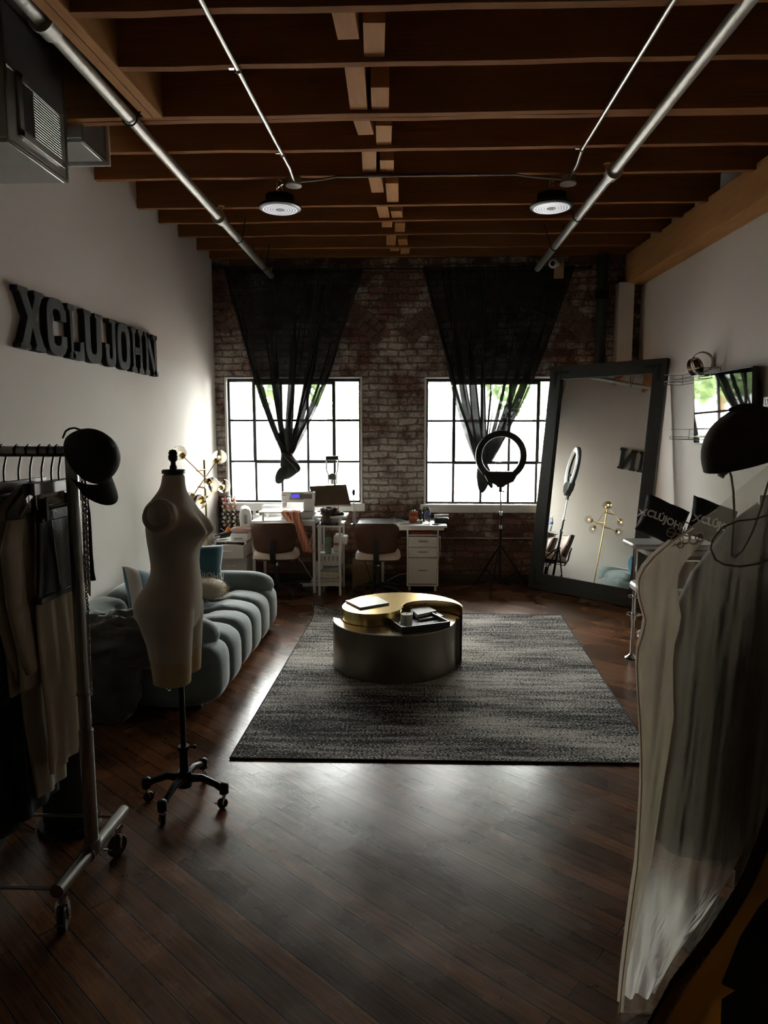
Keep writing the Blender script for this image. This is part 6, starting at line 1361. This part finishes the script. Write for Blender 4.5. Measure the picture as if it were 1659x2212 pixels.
b = MB(); b.tube([(-.88, 7.3, .80), (-.88, 7.4, .90), (-.88, 7.44, .98)], .012, 8); b.tube([(-.78, 7.3, .80), (-.78, 7.4, .90), (-.78, 7.44, .98)], .012, 8); b.build('hinge_arm', MT['steel'], t)
b = MB(); lump(b, (-.84, 7.08, .86), .085, .075, .045, 6, .35, 44, 28, 1.9); lump(b, (-.86, 6.985, .79), .045, .02, .06, 8, .3, 24, 16); lump(b, (-.76, 7.10, .84), .07, .05, .022, 12, .3, 30, 18)
tag(b.build('brown_satin_cloth', mat('brown_satin', (.085, .052, .042), .35, var=.5, scale=14, bump=.3, bscale=40), smooth=180), 'knotted brown satin cloth lying on the heat press platen', 'cloth')
t = thing('green_bottle', 'green steel drinking bottle on the middle shelf of the white cart', 'bottle', (-.845, 7.0, .43)); MB().lathe([(.030, 0), (.033, .004), (.033, .165), (.028, .175)], (-.845, 7.0, .430), n=20).build('bottle_body', mat('green_bottle_paint', (.16, .24, .12), .4, var=.5, scale=14), t); MB().lathe([(.030, .1755), (.031, .18), (.031, .205), (.02, .21)], (-.845, 7.0, .43), n=20).build('bottle_cap', mat('dark_green_cap', (.06, .10, .06), .4), t)
t = thing('overlock_machine', 'pale grey overlock machine at the back of the middle cart shelf', 'sewing machine', (-.78, 7.22, .43)); b = MB(); b.box(-.80, -.715, 7.08, 7.3, .431, .60); b.build('machine_body', MT['whiteplastic'], t, bev=.015); MB().box(-.797, -.72, 7.075, 7.079, .50, .53).build('red_label', mat('red_label_plastic', (.5, .12, .1), .5), t); b = MB(); b.box(-.715, -.66, 7.12, 7.28, .50, .59); b.build('hand_wheel', MT['whiteplastic'], t, bev=.015)
t = thing('thread_stand', 'white serger with four dark needles on the low part of the cart', 'sewing machine', (-.83, 7.2, .115)); b = MB(); b.box(-.93, -.72, 7.12, 7.32, .27, .40); b.build('machine_body', MT['whiteplastic'], t, bev=.015); b = MB(); b.box(-.92, -.73, 7.14, 7.30, .116, .269); b.build('machine_base', MT['greyplastic'], t, bev=.01)
b = MB()
for i in range(4): b.box(-.90 + .045 * i, -.894 + .045 * i, 7.113, 7.119, .33, .40)
b.build('thread_slot', MT['black'], t)
rd = random.Random(12); z = .115; mg = [mat('magazine_%s' % n, c, .5, var=.3, scale=20) for n, c in (('cream', (.55, .50, .42)), ('grey', (.4, .4, .4)), ('white', (.65, .64, .6)), ('tan', (.42, .34, .25)))]
ml = ['spiral bound pad at the bottom of the magazine pile on the cart', 'thick white magazine above the spiral pad on the cart', 'grey magazine low in the pile on the cart shelf', 'cream magazine in the lower middle of the cart pile', 'tan covered magazine in the middle of the cart pile', 'white magazine in the upper middle of the cart pile', 'grey thin magazine near the top of the cart pile', 'cream magazine second from the top of the cart pile', 'curled magazine lying on top of the cart pile']
for i in range(9):
    h = rd.uniform(.012, .02); b = MB(); M = Tr(-.825 + rd.uniform(-.012, .012), 7.02 + rd.uniform(-.01, .01), z) @ Rz(rd.uniform(-.12, .12)); b.box(-.095, .095, -.085, .085, 0, h - .001, M)
    if i == 8: b.grid(lambda u, v: M @ Vector((-.1 + .2 * u, -.09 + .18 * v, h + .002 + .02 * u * u)), 8, 4)
    tag(b.build('magazine', [mg[2], mg[2], mg[1], mg[0], mg[3], mg[2], mg[1], mg[0], mg[2]][i], bev=.001), ml[i], 'magazine', 'magazines on the white cart'); z += h
# ------------------------------------------------------------ things on the second table
def can(x, y, z, r, h, body, top, name, label, cat):
    t = thing(name, label, cat, (x, y, z)); return t
p = ony(893, 1123, 7.22)
t = thing('glue_can', 'red and yellow metal glue can on the work table beside the water bottle', 'can', (p.x, 7.22, TB)); M = Tr(p.x, 7.22, TB)
MB().box(-.045, .045, -.028, .028, .001, .125, M).build('can_body', mat('yellow_can_paint', (.42, .26, .06), .4, var=.2), t, bev=.006)
b = MB(); b.box(-.0455, .0455, -.0285, -.0282, .07, .118, M); b.box(-.04, .04, -.0288, -.0283, .008, .05, M); b.build('red_label', mat('red_can_label', (.42, .05, .03), .4), t)
b = MB(); b.prism([(-.02, .052), (0, .066), (.02, .052), (.008, .056), (0, .060), (-.008, .056)], .0286, .0292, M @ Rx(PI / 2)); b.box(-.03, .03, -.0292, -.0286, .085, .095, M); b.build('can_mark', MT['black'], t)
b = MB(); b.lathe([(.022, .125), (.022, .14), (.016, .143)], (p.x, 7.22, TB), n=16); b.box(-.043, .043, -.026, .026, .1255, .128, M); b.build('can_lid', MT['chrome'], t)
for i, (px, r, h, m, lab) in enumerate(((909, .026, .13, 'black', 'tall black bottle just behind the glue can'), (916, .02, .15, 'black', 'slim black pump bottle behind the two small jars'))):
    q = ony(px, 1118, 7.32 + .04 * i); t = thing('black_bottle', lab, 'bottle', (q.x, q.y, TB)); MB().lathe([(r * .9, 0), (r, .004), (r, h * .72), (r * .4, h * .82)], (q.x, q.y, TB + .001), n=18).build('bottle_body', MT['leather'], t); b = MB(); b.lathe([(r * .45, h * .825), (r * .45, h), (r * .3, h + .005)], (q.x, q.y, TB + .001), n=12); b.tube([(q.x, q.y, TB + h), (q.x + .03, q.y - .01, TB + h + .004)], .005, 6); b.build('pump_cap', MT['black'], t)
for i, px in enumerate((903, 910)):
    q = ony(px, 1124, 7.16); t = thing('spice_jar', ('small jar of reddish powder closer to the glue can', 'small jar of reddish powder closer to the water bottle')[i], 'jar', (q.x, q.y, TB), group='small jars by the glue can'); MB().lathe([(.013, 0), (.015, .003), (.015, .03)], (q.x, q.y, TB + .001), n=14).build('jar_body', mat('reddish_powder', (.30, .16, .13), .4, var=.3, scale=60), t); MB().lathe([(.0155, .031), (.0155, .042), (.01, .044)], (q.x, q.y, TB + .001), n=14).build('jar_lid', MT['chrome'], t)
q = ony(923, 1132, 7.10); t = thing('water_bottle', 'clear plastic water bottle with a blue label on the work table', 'bottle', (q.x, q.y, TB))
MT['pet'] = mat('clear_plastic', (.93, .95, .97), .05, var=.02, Transmission_Weight=.95, IOR=1.15)
MB().lathe([(.027, 0), (.031, .006), (.029, .03), (.031, .045), (.029, .06), (.031, .075), (.029, .09), (.031, .10), (.031, .14), (.026, .165), (.012, .185), (.012, .195)], (q.x, q.y, TB + .001), n=24).build('bottle_body', MT['pet'], t); MB().lathe([(.0135, .1955), (.0135, .21), (.006, .212)], (q.x, q.y, TB + .001), n=16).build('bottle_cap', MT['whiteplastic'], t)
MB().lathe([(.0318, .105), (.0318, .135)], (q.x, q.y, TB + .001), n=24, caps=False).build('blue_label', mat('blue_bottle_label', (.10, .17, .38), .4, var=.4, scale=50), t)
q = ony(952, 1119, 7.28); t = thing('folded_case', 'black case with white rolled paper on top at the end of the work table', 'case', (q.x, 7.28, TB)); MB().box(q.x - .07, q.x + .085, 7.2, 7.36, TB + .001, TB + .055).build('case_body', MT['black'], t, bev=.015); b = MB(); b.tube([(q.x - .07, 7.25, TB + .072), (q.x + .08, 7.26, TB + .075)], .017, 12); b.build('paper_roll', MT['paper'], t)
q = ony(939, 1131, 7.08); t = thing('smartphone', 'black smartphone lying by the water bottle on the work table', 'phone', (q.x, 7.08, TB)); MB().box(-.035, .035, -.02, .05, .001, .009, Tr(q.x + .01, 7.075, TB) @ Rz(-.4)).build('phone_body', MT['black'], t, bev=.003); MB().box(-.032, .032, -.017, .047, .0092, .0096, Tr(q.x + .01, 7.075, TB) @ Rz(-.4)).build('screen', mat('grey_phone_screen', (.2, .22, .24), .1), t)
for i, (px, py, w, d, a, m, lab) in enumerate(((905, 1129, .13, .08, .2, (.55, .66, .66), 'pale blue paper sheet under the water bottle edge'), (886, 1131, .10, .07, -.3, (.70, .69, .66), 'white paper sheet in front of the glue can'), (950, 1125, .11, .07, .1, (.68, .68, .66), 'white paper sheet under the black smartphone'))):
    q = ony(px, py, 7.09 + .03 * (i == 2)); tag(MB().box(-w / 2, w / 2, -d / 2, d / 2, .0008 + .0006 * i, .0012 + .0006 * i, Tr(q.x, q.y, TB) @ Rz(a)).build('paper_sheet', mat('paper_tint_%s' % ('blue', 'white', 'ivory')[i], m, .8, var=.05)), lab, 'paper', 'paper sheets on the work table')
b = MB(); b.grid(lambda u, v: Vector((-.52 + .36 * u, 7.12 + .26 * v, TB + .004 + .05 * u * u * v + .012 * math.sin(u * 5) * v)), 24, 16); tag(b.build('vinyl_sheet', mat('grey_green_vinyl', (.28, .31, .31), .3, var=.15, scale=4), smooth=180, solid=.003), 'large curled grey vinyl sheet on the work table by the handled tool', 'sheet')
b = MB(); b.grid(lambda u, v: Vector((-.14 + .26 * u, 7.10 + .22 * v, TB + .004 + .03 * math.sin(u * 6 + v * 4) ** 2 * v)), 24, 16); tag(b.build('plastic_bag', sheer('clear_plastic_bag', (.7, .7, .7), .45, .2), smooth=180), 'crumpled clear plastic bag on the work table behind the second chair', 'bag')
b = MB(); b.box(-.12, .06, 7.40, 7.52, TB + .001, TB + .02, None); tag(b.build('dark_folder', MT['leather'], bev=.004), 'dark folder lying against the brick behind the plastic bag', 'folder')
b = MB(); b.box(-.10, .00, 7.085, 7.12, TB + .0005, TB + .004); tag(b.build('green_cutting_strip', mat('green_mat_strip', (.08, .2, .16), .5)), 'dark green cutting strip at the table edge behind the second chair', 'mat')
q = ony(761, 1136, 7.06); t = thing('handled_tool', 'grey handled tool upright on a round base beside the heat press', 'tool', (q.x, 7.08, TB)); x = q.x + .02
b = MB(); b.lathe([(.042, 0), (.042, .006), (.02, .012)], (x, 7.08, TB + .001), n=20); b.build('tool_base', MT['black'], t); MB().tube([(x, 7.08, TB + .013), (x - .002, 7.08, TB + .07), (x - .004, 7.08, TB + .14)], [.02, .018, .012], 12).build('tool_body', MT['greyplastic'], t); b = MB(); b.tube([(x - .004, 7.08, TB + .14), (x - .006, 7.08, TB + .28)], .006, 8); b.build('tool_stem', MT['chrome'], t); MB().ell((x - .006, 7.08, TB + .335), .016, .012, .035).build('tool_grip', MT['black'], t)
# ------------------------------------------------------------ office chairs
def chair(x, y, rz, label, seed):
    t = thing('office_chair', label, 'office chair', (x, y, 0), rz, group='walnut and cream office chairs')
    # local: sitter faces +Y, back shell towards the camera (-Y)
    def shell(dy, w, z0, z1):
        def g(u, v):
            a = u * 2 - 1; zz = z0 + (z1 - z0) * v; k = w * (1 - .10 * (1 - v)) ; r = .09
            edge = 1 - .13 * max(0, (abs(2 * v - 1) - .55) / .45) ** 2.2
            xx = a * k / 2 * edge; return Vector((xx, -.215 - .055 * (v - .3) + .16 * (abs(a) ** 2.2) * .55 + dy, zz + .012 * a * a * (1 if v < .5 else -1)))
        return g
    b = MB(); b.grid(shell(0, .455, .475, .79), 24, 14); b.build('backrest_shell', MT['walnut'], t, local=True, smooth=180, solid=.012)
    b = MB(); b.grid(shell(.020, .43, .49, .778), 24, 14); b.build('backrest_pad', MT['cream'], t, local=True, smooth=180, solid=.022)
    b = MB(); b.prism([(px * 1.0, py) for px, py in rrect(.46, .43, .15, 8)], .398, .412, Tr(0, .02, 0)); b.build('seat_shell', MT['walnut'], t, local=True, bev=.004)
    b = MB()
    def seat(u, v):
        a, c = u * 2 - 1, v * 2 - 1; k = max(0, (1 - abs(a) ** 3.5)) ** .4 * max(0, (1 - abs(c) ** 3.5)) ** .4; q = .005 * (abs(math.sin((a + c) * 9)) + abs(math.sin((a - c) * 9)))
        ra = 1 - .12 * abs(c) ** 3; rc_ = 1 - .12 * abs(a) ** 3
        return Vector((a * .232 * ra, .02 + c * .217 * rc_, .4125 + .078 * k + q * k + .022 * a * a * k))
    b.grid(seat, 56, 52); b.grid(lambda u, v: Vector((seat(u, v).x, seat(u, v).y, .4125)), 8, 8); b.build('seat_cushion', MT['cream'], t, local=True, smooth=180)
    b = MB(); b.loft([[Vector((s * w, yy + d, z)) for s, d in ((-1, -.006), (1, -.006), (1, .006), (-1, .006))] for z, yy, w in ((.370, -.20, .028), (.45, -.238, .029), (.55, -.243, .026), (.60, -.252, .02), (.625, -.256, .008))]); b.box(-.028, .028, -.206, .06, .368, .378); b.build('back_bracket', MT['black'], t, local=True, bev=.003)
    b = MB(); b.box(-.08, .08, -.06, .10, .379, .397); b.build('tilt_plate', MT['black'], t, local=True, bev=.004)
    b = MB(); b.tube([(.06, .02, .385), (.19, .02, .385), (.20, .02, .37), (.21, .02, .32)], .005, 8); b.build('lever', MT['blackmetal'], t, local=True)
    MB().cyl((0, .02, .30), (0, .02, .378), .014, n=14).build('gas_piston', MT['chrome'], t, local=True); MB().cyl((0, .02, .075), (0, .02, .31), .026, n=16).build('gas_sleeve', MT['black'], t, local=True)
    for i in range(5):
        a = 2 * PI * i / 5 + .3 + seed; d = Vector((math.cos(a), math.sin(a), 0)); o = Vector((0, .02, 0))
        b = MB(); b.tube([o + d * .02 + Vector((0, 0, .105)), o + d * .12 + Vector((0, 0, .115)), o + d * .22 + Vector((0, 0, .095)), o + d * .275 + Vector((0, 0, .065))], [.024, .02, .016, .014], 10); b.build('base_leg', MT['black'], t, local=True)
        c = o + d * .275; s = Vector((-d.y, d.x, 0)); b = MB()
        for k in (-1, 1): b.cyl(c + s * k * .008 + Vector((0, 0, .026)), c + s * k * .024 + Vector((0, 0, .026)), .026, n=16)
        b.cyl(c + Vector((0, 0, .04)), c + Vector((0, 0, .07)), .006, n=8); b.build('caster', MT['black'], t, local=True)
chair(-1.375, 6.93, .04, 'walnut back office chair with a cream quilted seat at the sewing machine table', .2)
chair(-.325, 6.93, -.03, 'walnut back office chair with a cream quilted seat beside the drawer cabinet', .5)
# ------------------------------------------------------------ floor clutter and cables
t = thing('cardboard_box', 'brown cardboard box on the floor under the table behind the cart', 'box', (-.52, 7.4, 0)); MB().box(-.62, -.40, 7.26, 7.50, 0, .26).build('box_body', MT['card'], t, bev=.003); b = MB(); quadbox(b, Vector((-.62, 7.26, .261)), Vector((.22, 0, 0)), Vector((0, .10, .06)), .003); b.build('box_flap', MT['card'], t)
t = thing('power_strip', 'white power strip on the floor under the sewing machine table', 'power strip', (-1.1, 7.35, 0)); MB().box(-.11, .11, -.025, .025, .0, .035, Tr(-1.10, 7.35, .001) @ Rz(.2)).build('strip_body', MT['whiteplastic'], t, bev=.006); MB().box(-.09, .09, -.012, .012, .0355, .038, Tr(-1.10, 7.35, .001) @ Rz(.2)).build('sockets', MT['greyplastic'], t)
t = thing('covered_machine', 'white covered machine on the floor behind the cart legs', 'machine', (-1.0, 7.48, 0)); b = MB(); b.ell((-.99, 7.48, .16), .075, .07, .10, .6); b.build('soft_cover', MT['whiteplastic'], t, smooth=180); MB().box(-1.09, -.90, 7.41, 7.56, .0, .055).build('machine_base', MT['white'], t, bev=.006)
def cable(pts, label, m='whiteplastic', r=.0035): tag(MB().tube(pts, r, 6).build('cable', MT[m]), label, 'cable', 'cables under the work tables')
cable([(-1.02, 7.1, TA + .03), (-.985, 7.0, TA + .01), (-1.0, 6.99, .66), (-1.03, 6.99, .55), (-1.04, 6.99, .48)], 'white cable dropping over the table edge beside the sewing machine')
cable([(-1.2, 7.25, .66), (-1.1, 7.25, .54), (-1.03, 7.2, .47), (-.98, 7.4, .36), (-.97, 7.55, .26)], 'white cable slanting under the sewing machine table towards the cart')
cable([(-1.25, 7.4, .34), (-1.18, 7.4, .25), (-1.10, 7.38, .12), (-1.04, 7.36, .045)], 'white cable falling to the power strip on the floor')
cable([(-.545, 7.08, TB - .03), (-.55, 7.1, .5), (-.50, 7.12, .40), (-.46, 7.1, .30), (-.42, 7.15, .15), (-.40, 7.2, .01)], 'black cable hanging from the table corner beside the cart', 'black', .005)
cable([(.03, 7.5, .13), (-.12, 7.52, .10), (-.24, 7.5, .04), (-.30, 7.5, .01)], 'white cable lying behind the second chair by the cabinet')
